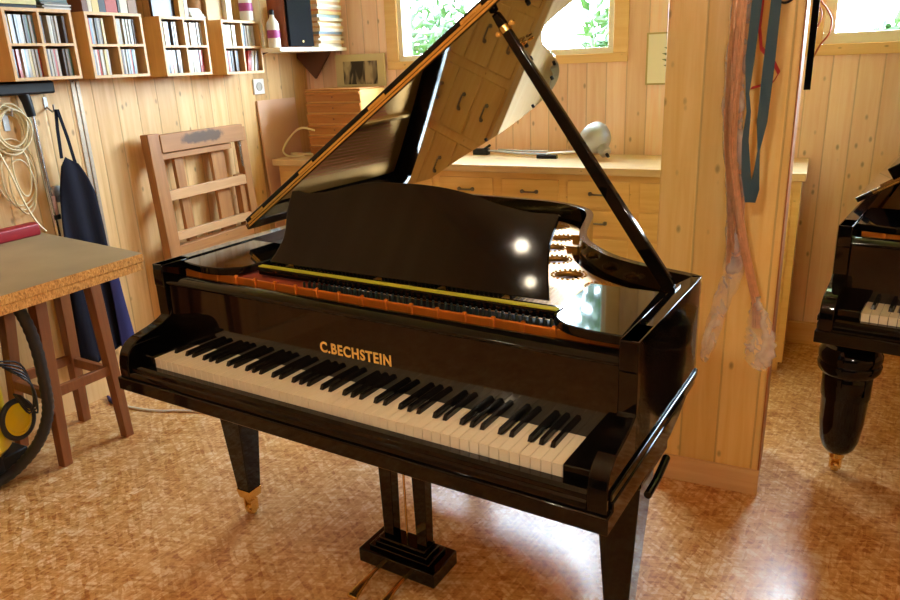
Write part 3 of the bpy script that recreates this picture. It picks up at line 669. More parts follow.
pts = smooth_path([(-.02, 0, .15), (-.10, -.02, .165), (-.18, -.02, .12), (-.24, -.03, .04), (-.20, -.05, .008), (-.12, -.08, .008), (-.08, -.05, .008), (-.13, -.01, .008), (-.22, .02, .008), (-.23, .06, .008), (-.15, .03, .01), (-.10, .01, .012), (-.05, .0, .012)], 6)
tag(MB().tube([(p.x, p.y, p.z) for p in pts], .006, 8).build('cream_cable', M['cream_cord'], None, smooth=60, loc=(-1.64, 2.33, .9415)), 'loose loop of cream cable on the worktop beside the small chest', 'cable')
# desk lamp lying down
dl = empty('desk_lamp', (-.25, 2.47, .9415), 0, 'silver jointed desk lamp lying on the worktop under the window', 'lamp')
Th = Matrix.Translation((.235, -.01, .098)) @ Matrix.Rotation(math.radians(-38), 4, 'Z') @ Matrix.Rotation(math.radians(128), 4, 'Y')
MB().xf(Th).lathe([(.070, -.055), (.078, -.03), (.076, 0), (.066, .03), (.045, .052), (.030, .058), (.028, .10), (.022, .104)], (0, 0, 0), 28).build('lamp_shade', M['alu'], dl, smooth=40)
MB().xf(Th).tube([(0, 0, .095), (0, .0, .125)], .008, 8).build('switch', M['black_plastic'], dl)
MB().tube([(.26, .03, .05), (.10, .05, .028), (-.03, -.01, .024)], .007, 8).tube([(.26, .015, .05), (.10, .035, .028), (-.03, -.025, .024)], .005, 8).build('lower_arm', M['white_plastic'], dl, smooth=60)
MB().tube([(-.03, -.01, .02), (-.20, .02, .018), (-.34, .06, .022), (-.44, .08, .024)], .006, 8).tube([(-.03, .01, .034), (-.20, .035, .03), (-.34, .075, .03)], .004, 8).build('upper_arm', M['alu'], dl, smooth=60)
MB().box(-.08, .03, -.035, -.005, 0, .018).build('hinge', M['black_plastic'], dl, bevel=.003)
MB().box(-.49, -.40, .06, .10, 0, .034).tube([(-.42, .05, .03), (-.40, .10, .05)], .008, 8).build('clamp', M['black_plastic'], dl, bevel=.003)

# ================================================================ BACK WALL
pc = empty('botanical_print', (.33, 2.66, 1.293), 0, 'small framed plant print on the back wall left of the pillar', 'picture')
MB().box(-.15, .15, .006, .018, 0, .25).build('paper', M['paper'], pc)
fr = MB()
for a_ in ((-.156, -.148, 0, .25), (.148, .156, 0, .25), (-.156, .156, 0, .008), (-.156, .156, .242, .25)): fr.box(a_[0], a_[1], 0, .018, a_[2], a_[3])
fr.build('frame', M['gilt_frame'], pc)
b = MB(); b.tube([(-.03, .005, .05), (-.04, .004, .12), (-.02, .004, .20)], .002, 6)
for k in range(9):
    z = .07 + k * .014; s_ = -1 if k % 2 else 1; l_ = .05 - abs(k - 4) * .005
    b.hexa([(-.035, .0048, z), (-.035 + s_ * l_ * .5, .0048, z + .012), (-.035 + s_ * l_, .0048, z + .010), (-.035 + s_ * l_ * .5, .0048, z)], [(-.035, .006, z), (-.035 + s_ * l_ * .5, .006, z + .012), (-.035 + s_ * l_, .006, z + .010), (-.035 + s_ * l_ * .5, .006, z)])
b.build('drawing', M['print_green'], pc)
wc = smooth_path([(.935, 0, 1.40), (.96, -.01, 1.455), (.99, -.015, 1.50), (.994, -.01, 1.556), (.968, -.01, 1.607), (.938, -.005, 1.65), (.935, 0, 1.72)], 6)
b = MB().tube([(p.x, p.y, p.z) for p in wc], .0045, 6)
wc = smooth_path([(.925, 0, 1.50), (.949, -.01, 1.558), (.947, -.01, 1.60), (.925, -.005, 1.64), (.935, 0, 1.72)], 6)
b.tube([(p.x, p.y, p.z) for p in wc], .004, 6).box(.925, .945, -.004, .018, 1.71, 1.73)
o = b.build('hanging_wire', M['rust_wire'], None, smooth=60, loc=(0, 2.636, 0)); tag(o, 'thin reddish wire looped beside the right window frame', 'wire')

# ================================================================ LEFT WALL: CD boxes and what is in and on them
WX = X0 + .0005
cdm = [plain('case_%d' % i, c, .3, coat=.3, var=.2, vscale=60) for i, c in enumerate([srgb(180, 170, 150), srgb(150, 142, 128), srgb(60, 56, 54), srgb(176, 60, 50), srgb(150, 160, 172), srgb(214, 196, 130), srgb(70, 110, 96), srgb(196, 192, 182), srgb(84, 66, 54), srgb(120, 150, 170)])]
CDW, CDH, CDD = .0116, .103, .118
protoc = []
for m_ in cdm:
    protoc.append(None)
def cd(i, x, y, z, tilt, label, grp):
    if protoc[i] is None:
        o = MB().box(0, CDD, 0, CDW - .0008, 0, CDH).build('cd_case', cdm[i], None, bevel=.0006); protoc[i] = o
    else:
        o = protoc[i].copy(); col.objects.link(o)
    o.location = (x, y, z); o.rotation_euler = (tilt, 0, 0); tag(o, label, 'cd', grp); return o
bw, bh, bd, tk = .292, .262, .20, .012
boxn = ['leftmost', 'second', 'third', 'rightmost']
boxproto = None
pat_ = [  # per box: four compartments (upper left, upper right, lower left, lower right): list of colours, None = a gap
 [[1, 1, 5, 2, 2, 1, 0, 2, 6, 0, 9], [8, 8, None, 0, 7, 1, 0, None, 8, 5], [2, 2, 3, 1, 7, 9, 0, 5, 7, 1, 3], [7, 2, 0, 1, 3, 0, None, 8, 1, 6]],
 [[1, 3, 9, 7, 2, 1, 8, 5], [1, 1, 1, 0, 1, 1, 0, 1, 1, 8], [9, 4, 7, 3, 7, 0, 5, 7], [None, 8, 7, 4, 4, 3, 9, 0]],
 [[0, 1, 5, 0, 9, None, 8, 7, 0], [7, 7, 3, 0, 7, 7, 9, 7, 0, 7, 7], [0, 4, 2, 7, 3, 5, 1, 8, 0], [2, 2, 1, 0, 0, 1, 7, 4, 3, 3]],
 [[7, 9, 7, 6, 7, 7, 5, 7, 0], [7, 4, 9, 2, 7, 0, 7, 0, 7, 7], [0, 7, 6, 3, 4, 2, 8, 8, 2, 8], [None, None, 3, 3, 7, 7, 7, 8]]]
comp = ['upper left', 'upper right', 'lower left', 'lower right']
for bi, (yb, zb) in enumerate(((.602, 1.439), (.955, 1.436), (1.348, 1.431), (1.745, 1.426))):
    lab = ['leftmost', 'second from the left', 'third from the left', 'rightmost'][bi] + ' of the four pale wooden CD boxes on the left wall'
    if boxproto is None:
        r0 = empty('cd_box', (WX, yb, zb), 0, lab, 'shelf box', 'wooden CD boxes on the left wall'); boxproto = r0
        b = MB(); b.box(0, bd, 0, tk, 0, bh); b.box(0, bd, bw - tk, bw, 0, bh); b.box(0, bd, tk, bw - tk, 0, tk); b.box(0, bd, tk, bw - tk, bh - tk, bh)
        b.build('frame', M['beech'], r0)
        MB().box(0, .006, tk, bw - tk, tk, bh - tk).build('back_panel', M['beech'], r0)
        MB().box(.006, bd - .001, bw / 2 - .005, bw / 2 + .005, tk, bh - tk).build('divider', M['beech'], r0)
        MB().box(.006, bd - .0015, tk, bw / 2 - .005, bh / 2 - .005, bh / 2 + .005).box(.006, bd - .0015, bw / 2 + .005, bw - tk, bh / 2 - .005, bh / 2 + .005).build('shelf', M['beech'], r0)
        e_ = MB(); q = .0012
        e_.box(bd, bd + q, 0, tk, 0, bh).box(bd, bd + q, bw - tk, bw, 0, bh).box(bd, bd + q, tk, bw - tk, 0, tk).box(bd, bd + q, tk, bw - tk, bh - tk, bh).box(bd - .001, bd + q, bw / 2 - .005, bw / 2 + .005, tk, bh - tk).box(bd - .001, bd + q, tk, bw / 2 - .005, bh / 2 - .005, bh / 2 + .005).box(bd - .001, bd + q, bw / 2 + .005, bw - tk, bh / 2 - .005, bh / 2 + .005)
        e_.build('front_edge', M['beech_pale'], r0)
    else:
        r0 = copy_tree(boxproto); r0.location = (WX, yb, zb); r0['label'] = lab
    for ci in range(4):
        y0 = yb + (tk if ci % 2 == 0 else bw / 2 + .005) + .001; z0 = zb + (tk if ci > 1 else bh / 2 + .005) + .0003
        y = y0; n_ = 0
        for c_ in pat_[bi][ci]:
            if c_ is None: y += CDW * 1.6; continue
            if y + CDW > y0 + bw / 2 - tk - .006: break
            tl = -.16 if (bi == 3 and ci == 3) else 0
            cd(c_, WX + .062 + random.uniform(-.006, .004), y + (.0 if not tl else .002), z0 + (.0017 if tl else 0), tl, 'thin CD case upright in the %s compartment of the %s CD box' % (comp[ci], boxn[bi]), 'CD cases in the %s part of the %s box' % (comp[ci], boxn[bi]))
            y += CDW if not tl else CDW * 1.06; n_ += 1
# on the boxes
TZ = lambda i: (1.439, 1.436, 1.431, 1.426)[i] + bh + .0004
def slab(name, x0, x1, y0, y1, z0, z1, m_, label, cat, grp=None, bev=.001):
    cx_, cy_ = (x0 + x1) / 2, (y0 + y1) / 2
    o = MB().box(x0 - cx_, x1 - cx_, y0 - cy_, y1 - cy_, 0, z1 - z0).build(name, m_, None, bevel=bev, loc=(cx_, cy_, z0)); return tag(o, label, cat, grp)
slab('magazine', -1.93, -1.755, .605, .76, TZ(0), TZ(0) + .012, M['black_plastic'], 'black folder lying under the pale box on the leftmost CD box', 'folder')
slab('paper_box', -1.93, -1.745, .60, .755, TZ(0) + .0124, TZ(0) + .075, plain('pale_card', srgb(214, 208, 150), .6), 'pale yellow flat box on top of the leftmost CD box', 'box')
zz = TZ(0)
for k, (c, dy, hgt) in enumerate(((srgb(190, 186, 176), .01, .006), (srgb(120, 116, 108), .004, .006), (srgb(206, 200, 190), .012, .005), (srgb(90, 96, 92), 0, .007), (srgb(70, 96, 90), -.004, .012), (srgb(56, 60, 58), .0, .01))):
    slab('magazine', -1.92, -1.745, .775 + dy, .895 + dy, zz, zz + hgt, plain('magazine_%d' % k, c, .4), ['grey bottom', 'dark second', 'light third', 'grey fourth', 'greenish fifth', 'black top'][k] + ' magazine of the flat pile on the leftmost CD box', 'magazine', 'magazines on the leftmost CD box'); zz += hgt + .0003
zb_ = TZ(1)
for k, (y0, y1, c, l_) in enumerate(((.962, .988, srgb(120, 76, 46), 'brown leather'), (.99, 1.008, srgb(226, 214, 180), 'slim cream'), (1.010, 1.042, srgb(226, 200, 120), 'pale yellow'), (1.044, 1.076, srgb(46, 48, 56), 'black'), (1.078, 1.135, srgb(190, 62, 36), 'thick orange red'), (1.140, 1.150, srgb(30, 30, 32), 'very thin black'), (1.152, 1.19, srgb(232, 222, 196), 'cream and grey'), (1.195, 1.24, srgb(150, 110, 70), 'tan'))):
    o = empty('book', (-1.84, (y0 + y1) / 2, zb_), 0, l_ + ' book standing on the second CD box', 'book', 'books standing on the second CD box')
    h2 = (y1 - y0) / 2; MB().box(-.09, .09, -h2, -h2 + .002, 0, .22).box(-.09, .09, h2 - .002, h2, 0, .22).box(.088, .09, -h2 + .002, h2 - .002, 0, .22).build('cover', plain('cover_%d' % k, tuple(q * .8 for q in c[:3]) + (1,), .5), o)
    MB().box(-.086, .088, -h2 + .002, h2 - .002, .003, .216).build('pages', M['paper'], o)
zb_ = TZ(2)
slab('framed_photo', -1.80, -1.785, 1.36, 1.495, zb_, zb_ + .2, plain('dark_print', srgb(40, 30, 26), .3, var=.8, vscale=14), 'dark photograph print standing on the third CD box', 'picture')
slab('book', -1.9, -1.76, 1.50, 1.53, zb_, zb_ + .2, plain('ochre', srgb(222, 176, 100), .5), 'ochre book beside the dark print on the third CD box', 'book')
slab('book', -1.9, -1.76, 1.533, 1.556, zb_, zb_ + .2, plain('pale_grey', srgb(196, 192, 184), .5), 'pale grey book behind the paper pile on the third CD box', 'book')
zz = zb_
for k in range(7):
    hgt = (.006, .004, .008, .005, .009, .006, .004)[k]; dy = (.02, .008, .012, .0, .004, -.006, -.004)[k]
    slab('leaflet', -1.9 + .004 * k, -1.748 - .004 * k, 1.558 + max(0, .012 - dy * .4), 1.645 + dy * .6, zz, zz + hgt, plain('leaflet_%d' % k, srgb(*((240, 236, 226) if k % 3 else (190, 200, 196))), .5), ['lowest', 'second', 'third', 'fourth', 'fifth', 'sixth', 'topmost'][k] + ' sheet bundle in the white paper pile on the third CD box', 'papers', 'white papers on the third CD box'); zz += hgt + .0003
bk = empty('wicker_basket', (-1.862, 1.695, 1.62), 0, 'small brown basket hanging between the two right CD boxes', 'basket')
MB().lathe([(.03, .06), (.036, .10), (.042, .18), (.045, .185), (.036, .18), (.03, .10), (.024, .07)], (0, 0, 0), 18).build('bowl', M['wicker'], bk, smooth=40)
MB().box(-.0775, -.03, -.006, .006, .11, .17).build('hanger', M['dark_wood'], bk)
zb_ = TZ(3)
slab('picture_board', -1.84, -1.826, 1.75, 1.862, zb_, zb_ + .2, plain('panel_picture', srgb(196, 160, 104), .5, var=.35, vscale=16), 'brownish picture panel standing on the rightmost CD box', 'picture')
slab('book', -1.90, -1.80, 1.866, 1.905, zb_, zb_ + .2, M['white_plastic'], 'white book standing on the rightmost CD box', 'book')
def bottle(x, y, z, label, cap, s_=1.0):
    r0 = empty('plastic_bottle', (x, y, z), 0, label, 'bottle')
    MB().lathe([(.030 * s_, 0), (.033 * s_, .004), (.033 * s_, .115), (.030 * s_, .128), (.014 * s_, .152), (.012 * s_, .165)], (0, 0, 0), 24).build('body', M['bottle'], r0, smooth=35)
    MB().lathe([(.0336 * s_, .048), (.0336 * s_, .088)], (0, 0, 0), 24).build('label', M['purple'], r0, smooth=35)
    MB().lathe([(.014 * s_, .165), (.014 * s_, .185), (.010 * s_, .19)], (0, 0, 0), 16).build('cap', cap, r0, smooth=35)
bottle(-1.775, 1.985, TZ(3), 'white plastic bottle with a purple label on the rightmost CD box', M['white_plastic'], 1.05)

# ================================================================ SHELF WITH SPEAKER
sh = empty('wall_shelf', (WX, 2.35, 1.53), 0, 'white shelf board in the left corner carrying a black loudspeaker', 'shelf')
MB().prism([(0, -.305), (.203, -.305), (.203, -.33), (.335, -.33), (.335, .30), (.30, .325), (0, .325)], 'z', 0, .021).build('shelf_board', M['white'], sh, bevel=.002)
MB().prism([(0.0, 0), (0.0, -.03), (.125, -.155), (.25, 0)], 'y', .245, .265).build('bracket', M['dark_wood'], sh, bevel=.002)
MB().prism([(0.0, 0), (0.0, -.05), (.03, -.05), (.20, 0)], 'y', -.275, -.26).build('bracket', M['dark_wood'], sh, bevel=.002)
SZ = 1.5514
bottle(-1.675, 2.066, SZ, 'white plastic bottle with black cap on the shelf beside the loudspeaker', M['black_plastic'])
spk = empty('loudspeaker', (-1.735, 2.265, SZ), 0, 'black fronted wooden loudspeaker on the corner shelf', 'loudspeaker')
MB().box(-.005, .11, -.152, .068, 0, .38).build('cabinet', M['walnut'], spk, bevel=.003)
MB().box(.11, .128, -.149, .065, .004, .376).build('grille', M['speaker_cloth'], spk, bevel=.004)
MB().lathe([(.006, 0), (.006, .002)], (.128, -.035, .03), 14, 'x').build('badge', M['gold_letter'], spk)
zz = SZ
cols = [(236, 226, 206), (214, 190, 150), (232, 226, 214), (226, 214, 190), (186, 150, 110), (130, 150, 166), (236, 230, 216), (230, 200, 150), (238, 232, 220), (206, 170, 120), (232, 224, 200), (160, 178, 186), (224, 196, 140), (214, 150, 120), (240, 232, 214), (236, 238, 236), (226, 190, 160), (238, 236, 230)]
nm = ['bottom', 'second', 'third', 'fourth', 'fifth', 'sixth', 'seventh', 'eighth', 'ninth', 'tenth', 'eleventh', 'twelfth', 'thirteenth', 'fourteenth', 'fifteenth', 'sixteenth', 'seventeenth', 'topmost']
for k, c in enumerate(cols):
    hgt = random.choice((.011, .014, .017, .02)); dy = random.uniform(-.012, .008)
    slab('magazine', -1.86 + random.uniform(-.01, .01), -1.622 + random.uniform(-.012, .012), 2.396 + dy * .6 + .012, 2.652 + dy * 1.6 - .008, zz, zz + hgt, plain('stack_%d' % k, srgb(*c), .55, var=.12, vscale=50), nm[k] + ' volume of the tall magazine stack beside the loudspeaker', 'magazine', 'magazine stack on the corner shelf'); zz += hgt + .0003

# wall socket
so_ = empty('wall_socket', (X0, 2.205, 1.35), 0, 'white wall socket under the rightmost CD box', 'socket')
MB().box(0, .011, -.045, .045, -.042, .042).build('plate', M['white_plastic'], so_, bevel=.002)
MB().lathe([(.024, .0), (.024, .004), (.021, .004), (.020, .001), (.002, .001)], (.011, 0, 0), 24, 'x').build('recess', plain('recess_grey', srgb(190, 186, 176), .5), so_)
# pinkish board leaning
tag(MB().hexa([(.065, -.175, 0), (.077, -.175, 0), (.077, .175, 0), (.065, .175, 0)], [(.0, -.175, 1.27), (.012, -.175, 1.27), (.012, .175, 1.27), (.0, .175, 1.27)]).build('leaning_board', M['pinkboard'], None, loc=(X0 + .002, 2.345, 0.001)), 'tall pinkish board leaning in the left corner behind the worktop end', 'board')
# lattice frame
lf = empty('wooden_lattice', (-1.822, 1.6, .0005), 0, 'old wooden lattice frame leaning against the left wall', 'frame'); lf.rotation_euler = (0, -.05, 0)
MB().box(-.01, .04, -.335, -.262, 0, 1.172).build('post', M['oak'], lf, bevel=.003)
MB().box(-.01, .035, .292, .345, 0, 1.15).build('post', M['oak'], lf, bevel=.003)
MB().box(-.005, .045, -.265, .315, 1.078, 1.165).build('top_rail', M['oak_stained'], lf, bevel=.003)
MB().box(-.02, .03, -.265, .315, .38, .62).build('bottom_rail', M['oak_y'], lf, bevel=.003)
MB().box(-.01, .03, -.265, .225, 1.045, 1.074).build('inner_rail', M['oak_y'], lf, bevel=.002)
for y0, y1 in ((-.165, -.11), (.09, .185)): MB().box(-.018, .004, y0, y1, .2, 1.045).build('slat', M['oak'], lf, bevel=.002)
for z0, z1 in ((.845, .895), (.645, .688)): MB().box(.005, .035, -.264, .29, z0, z1).build('cross_rail', M['oak_grey'], lf, bevel=.002)
MB().box(-.02, .02, .25, .29, .3, .90).build('inner_post', M['oak'], lf, bevel=.002)
MB().tube([(.03, .285, .94), (.03, .285, 1.10)], .006, 8).lathe([(.011, 0), (.011, .02)], (.03, .285, 1.05), 10).build('bolt', M['steel'], lf, smooth=50)

# hanging strips (perforated steel rules)
st_ = MB()
for y0, y1, dx in ((.985, 1.005, 0), (1.009, 1.026, .003)):
    st_.box(dx + .001, dx + .004, y0 - 1.0, y1 - 1.0, -.95, .0)
    for k in range(44): st_.box(dx + .004, dx + .0048, y0 - 1.0 + .003, y0 - 1.0 + .011, -.02 - k * .02, -.012 - k * .02)
st_.box(0, .012, -.006, .02, -.012, -.006)
tag(st_.build('steel_rule', M['rule'], None, loc=(X0, 1.0, 1.436)), 'pair of long notched steel strips hanging on the wall beside the dark apron', 'strip')
# apron
ap = empty('apron', (-1.882, .85, .2), 0, 'dark blue apron hanging from a hook on the left wall', 'apron')
def cloth(poly, name, m_, dx, amp):
    b = MB(); bm = b.bm; P = [(y - .85, z - .2) for y, z in poly]
    zs = sorted({round(p[1], 3) for p in P}); n_ = 26; zmin, zmax = zs[0], zs[-1]; rows = []
    for i in range(n_ + 1):
        z = zmin + (zmax - zmin) * (i / n_) * .9998 + .0001; xs_ = []
        for (a0, b0), (a1, b1) in zip(P, P[1:] + P[:1]):
            if (b0 - z) * (b1 - z) < 0: xs_.append(a0 + (a1 - a0) * (z - b0) / (b1 - b0))
        if len(xs_) < 2: continue
        ya, yb_ = min(xs_), max(xs_); rows.append([(dx + amp * math.sin((ya + (yb_ - ya) * t / 14) * 62 + z * 3) * (1 - .5 * i / n_) + .014, ya + (yb_ - ya) * t / 14, z) for t in range(15)])
    vv = [[bm.verts.new(p) for p in r_] for r_ in rows]
    for r0_, r1_ in zip(vv, vv[1:]):
        for t in range(14): bm.faces.new((r0_[t], r0_[t + 1], r1_[t + 1], r1_[t]))
    o = b.build(name, m_, ap, smooth=180); s_ = o.modifiers.new('thickness', 'SOLIDIFY'); s_.thickness = .004; return o
cloth([(.835, 1.125), (.895, 1.10), (.925, 1.03), (.948, .946), (.955, .80), (.958, .62), (.957, .40), (.955, .22), (.80, .20), (.715, .24), (.72, .38), (.735, .61), (.756, .827), (.79, 1.0), (.815, 1.11)], 'apron_body', M['navy'], 0, .012)
cloth([(.925, .72), (.965, .70), (.985, .45), (1.012, .22), (.93, .21), (.93, .45)], 'apron_flap', M['blue_cloth'], .014, .006)
MB().ribbon([(.0, 0.0, 1.12), (.0, -.010, 1.04), (.006, -.022, .92)], .014, .003, (0, 1, 0)).ribbon([(.004, .004, 1.12), (.012, .020, 1.0), (.010, .036, .885)], .014, .003, (0, 1, 0)).build('strap', M['navy'], ap)
hk_ = MB().box(-.04, -.036, -.008, .008, 1.12, 1.17).tube([(-.038, 0, 1.13), (-.005, 0, 1.11), (.006, 0, 1.115), (.008, 0, 1.14)], .004, 8)
tag(hk_.build('wall_hook', M['alu'], None, loc=(-1.90, .85, .2), smooth=50), 'grey wall hook carrying the dark apron', 'hook')
# vacuum wand
vw = empty('vacuum_wand', (X0, .745, .5), 0, 'black vacuum cleaner floor nozzle and chrome wand hanging on the left wall', 'vacuum wand')
MB().box(.004, .055, -.20, .125, .885, .935).build('nozzle', M['black_plastic'], vw, bevel=.008)
MB().tube([(.03, -.005, .89), (.035, .0, .86), (.035, .008, .80)], [.022, .020, .017], 12).build('neck', M['black_plastic'], vw, smooth=50)
MB().tube([(.035, .008, .81), (.035, .010, .60), (.035, .014, .40), (.035, .022, -.05)], .0115, 12).build('tube', M['steel'], vw, smooth=50)
MB().tube([(.035, .0215, .47), (.035, .0235, .39)], .0145, 12).build('sleeve', M['sleeve_red'], vw, smooth=50)
MB().tube([(.035, .0235, .39), (.035, .024, .37)], .019, 12).build('clip', M['black_plastic'], vw, smooth=50)
tag(MB().lathe([(.034, 0), (.036, .004), (.036, .02), (.030, .024)], (0, 0, 0), 24, 'x').build('round_tin', M['alu'], None, smooth=40, loc=(X0 + .001, .812, .97)), 'small round tin hanging between vacuum wand and apron', 'tin')
# cable coil
cc = empty('cable_coil', (X0, .66, 1.34), 0, 'coil of cream cable hanging at the left edge of the wall', 'cable')
b = MB(); rnd = random.Random(3)
for k in range(9):
    cy_ = rnd.uniform(-.006, .012) - .01; cz_ = -.085 + rnd.uniform(-.012, .01); ry = rnd.uniform(.055, .085); rz_ = rnd.uniform(.07, .10); tl = rnd.uniform(-.5, .5)
    b.tube([(.012 + .004 * k + .004 * math.sin(3 * a), cy_ + ry * math.cos(a) * math.cos(tl) - rz_ * math.sin(a) * math.sin(tl), cz_ + ry * math.cos(a) * math.sin(tl) + rz_ * math.sin(a) * math.cos(tl)) for a in [2 * PI * i / 26 for i in range(26)]], .004, 6, True)
b.build('coil', M['cream_cord'], cc, smooth=60)
b = MB()
for k in range(4):
    w_ = .09 - .018 * k; b.tube([(.010 + .005 * k + .003 * math.sin(2 * a), -.01 + w_ * math.cos(a) + .02 * k * .3, -.255 - .03 * (k % 3) + (.135 - .012 * k) * math.sin(a)) for a in [2 * PI * i / 30 for i in range(30)]], .0035, 6, True)
b.build('lower_loop', M['cream_cord'], cc, smooth=60)
pts = smooth_path([(.03, -.09, -.12), (.035, -.05, -.25), (.035, -.02, -.37), (.04, .012, -.46), (.05, .04, -.508)], 5)
MB().tube([(p.x, p.y, p.z) for p in pts], .0045, 6).build('loose_end', M['cream_cord'], cc, smooth=60)
MB().box(0, .004, -.012, .012, -.09, .01).tube([(.002, 0, -.02), (.05, 0, -.03), (.055, 0, -.005)], .004, 8).build('hook', M['alu'], cc)
# hole-like lamp knob at the left edge
# ================================================================ TABLE AND WHAT STANDS BY IT
tb = empty('work_table', (-1.545, .05, 0), 0, 'worn chipboard table top on brown wooden trestles at the left', 'table')
tp = [(-1.925 + 1.545, .635), (-1.163 + 1.545, .50), (-1.172 + 1.545, -.75), (-1.925 + 1.545, -.75)]
MB().prism(tp, 'z', .8305, .832).build('surface', M['tabletop'], tb)
MB().prism(tp, 'z', .8005, .8303).prism([(tp[0][0] + .004, tp[0][1] - .004), (tp[1][0] - .003, tp[1][1] - .005), (tp[2][0] - .003, tp[2][1]), tp[3]], 'z', .770, .7995).build('chipboard', M['cork'], tb, bevel=.001)
def trestle(cx_, cy_):
    r_ = empty('trestle', (cx_, cy_, 0), 0, 'brown wooden trestle stool under the right end of the table', 'trestle')
    B_ = [(.142, -.145), (.175, .125), (-.125, .155), (-.165, -.115)]; T_ = [(.155, -.125), (.145, .115), (-.06, .125), (-.06, -.105)]
    for i, (p, q) in enumerate(zip(B_, T_)):
        MB().hexa([(p[0] + a_ * .019, p[1] + c_ * .019, 0.0) for a_, c_ in ((-1, -1), (1, -1), (1, 1), (-1, 1))], [(q[0] + a_ * .024, q[1] + c_ * .024, .70) for a_, c_ in ((-1, -1), (1, -1), (1, 1), (-1, 1))]).build('leg', M['stool'], r_, bevel=.003)
    at = lambda i, t: (B_[i][0] + (T_[i][0] - B_[i][0]) * t, B_[i][1] + (T_[i][1] - B_[i][1]) * t)
    for i, j, z0, z1 in ((0, 1, .285, .325), (1, 2, .27, .31), (2, 3, .285, .325), (3, 0, .27, .31)):
        p, q = at(i, z0 / .70), at(j, z0 / .70); d = (Vector(q) - Vector(p)).normalized(); n_ = Vector((-d.y, d.x)) * .011; p = Vector(p) + d * .0185; q = Vector(q) - d * .0185
        fo = [(p + n_), (q + n_), (q - n_), (p - n_)]
        MB().hexa([(v_.x, v_.y, z0) for v_ in fo], [(v_.x, v_.y, z1) for v_ in fo]).build('stretcher', M['stool'], r_, bevel=.002)
    MB().box(-.115, .19, -.16, .15, .7005, .7695).build('top_block', M['stool'], r_, bevel=.003)
    return r_
trestle(-1.675, .475)
t2 = trestle(-1.60, -.45); t2['label'] = 'brown wooden trestle stool under the near end of the table'
rb = MB().prism([(-.03, 0), (.03, 0), (.034, .012), (.03, .046), (.012, .052), (-.02, .050), (-.032, .03)], 'y', -.5, .12)
tag(rb.build('red_case', M['red'], None, bevel=.004, loc=(-1.885, .53, .8325)), 'long dark red fabric roll lying at the back of the table', 'roll')
# vacuum cleaner
vc = empty('vacuum_cleaner', (-1.66, .06, 0), 0, 'yellow and black workshop vacuum cleaner under the table at the left edge', 'vacuum cleaner')
MB().lathe([(.12, .012), (.135, .03), (.135, .11), (.13, .12)], (-.08, .02, 0), 32).box(-.08, .03, .02, .20, .03, .10).build('base', M['black_plastic'], vc, bevel=.006)
MB().lathe([(.140, .12), (.158, .14), (.162, .36), (.145, .42), (.12, .44)], (-.08, .03, 0), 32).build('drum', M['yellow'], vc, smooth=40)
MB().box(-.02, .045, .02, .135, .14, .40).build('front_panel', M['yellow'], vc, bevel=.02)
MB().lathe([(.148, .42), (.155, .44), (.155, .50), (.12, .56), (.06, .60), (.02, .605)], (-.08, .03, 0), 32).build('motor_head', M['black_plastic'], vc, smooth=40)
MB().lathe([(.030, -.09), (.060, -.01), (.062, .0)], (.055, .168, .235), 28, 'x').build('wheel_hub', M['black_plastic'], vc, smooth=40)
MB().torus((.062, .168, .235), .060, .011, 36, 10, 'x', 1.22).build('wheel_rim', M['hose'], vc, smooth=60)
MB().xf(Matrix.Translation((.062, .168, .235)) @ Matrix.Diagonal((1, 1, 1.22, 1))).lathe([(.054, -.01), (.053, .006), (.042, .010), (.040, .006), (.01, .012)], (0, 0, 0), 28, 'x').build('wheel_cover', M['yellow'], vc, smooth=40)
hp = smooth_path([(-1.60, .04, .62), (-1.48, .13, .70), (-1.44, .205, .715), (-1.43, .236, .648), (-1.43, .254, .529), (-1.44, .26, .388), (-1.45, .257, .287), (-1.47, .226, .196), (-1.52, .188, .115), (-1.58, .13, .05), (-1.62, .02, .024), (-1.60, -.2, .024), (-1.48, -.35, .024)], 8)
MB().tube([(p.x + 1.66, p.y - .06, p.z) for p in hp], [.0215 if i % 2 else .019 for i in range(len(hp))], 12).build('suction_hose', M['hose'], vc, smooth=70)
b = MB()
for k in range(5):
    p = smooth_path([(.11, .10 + .01 * k, .50 - .01 * k), (.12 + .01 * k, .19, .46 - .02 * k), (.115, .215, .33 - .02 * k), (.09, .20, .25 + .012 * k), (.07 + .01 * k, .17, .34)], 5); b.tube([(q.x, q.y, q.z) for q in p], .0035, 6)
b.build('power_cable', M['hose'], vc, smooth=60)
# cables on the floor
pts = smooth_path([(-1.90, .86, .006), (-1.83, .815, .006), (-1.74, .79, .006), (-1.643, .795, .006), (-1.55, .81, .006), (-1.453, .849, .006), (-1.3, .90, .006), (-1.1, 1.0, .006)], 5)
tag(MB().tube([(p.x + 1.6, p.y - .8, p.z) for p in pts], .0055, 8).build('white_cable', M['white_plastic'], None, smooth=60, loc=(-1.6, .8, 0)), 'white cable running over the floor behind the trestle', 'cable')
tag(MB().tube([(-.05, .03, .009), (0, .002, .009), (.045, -.014, .009)], [.006, .009, .006], 10).build('blue_cord', M['blue_cloth'], None, smooth=60, loc=(-1.89 + .05, .80, 0)), 'short dark blue cord on the floor behind the trestle', 'cord')

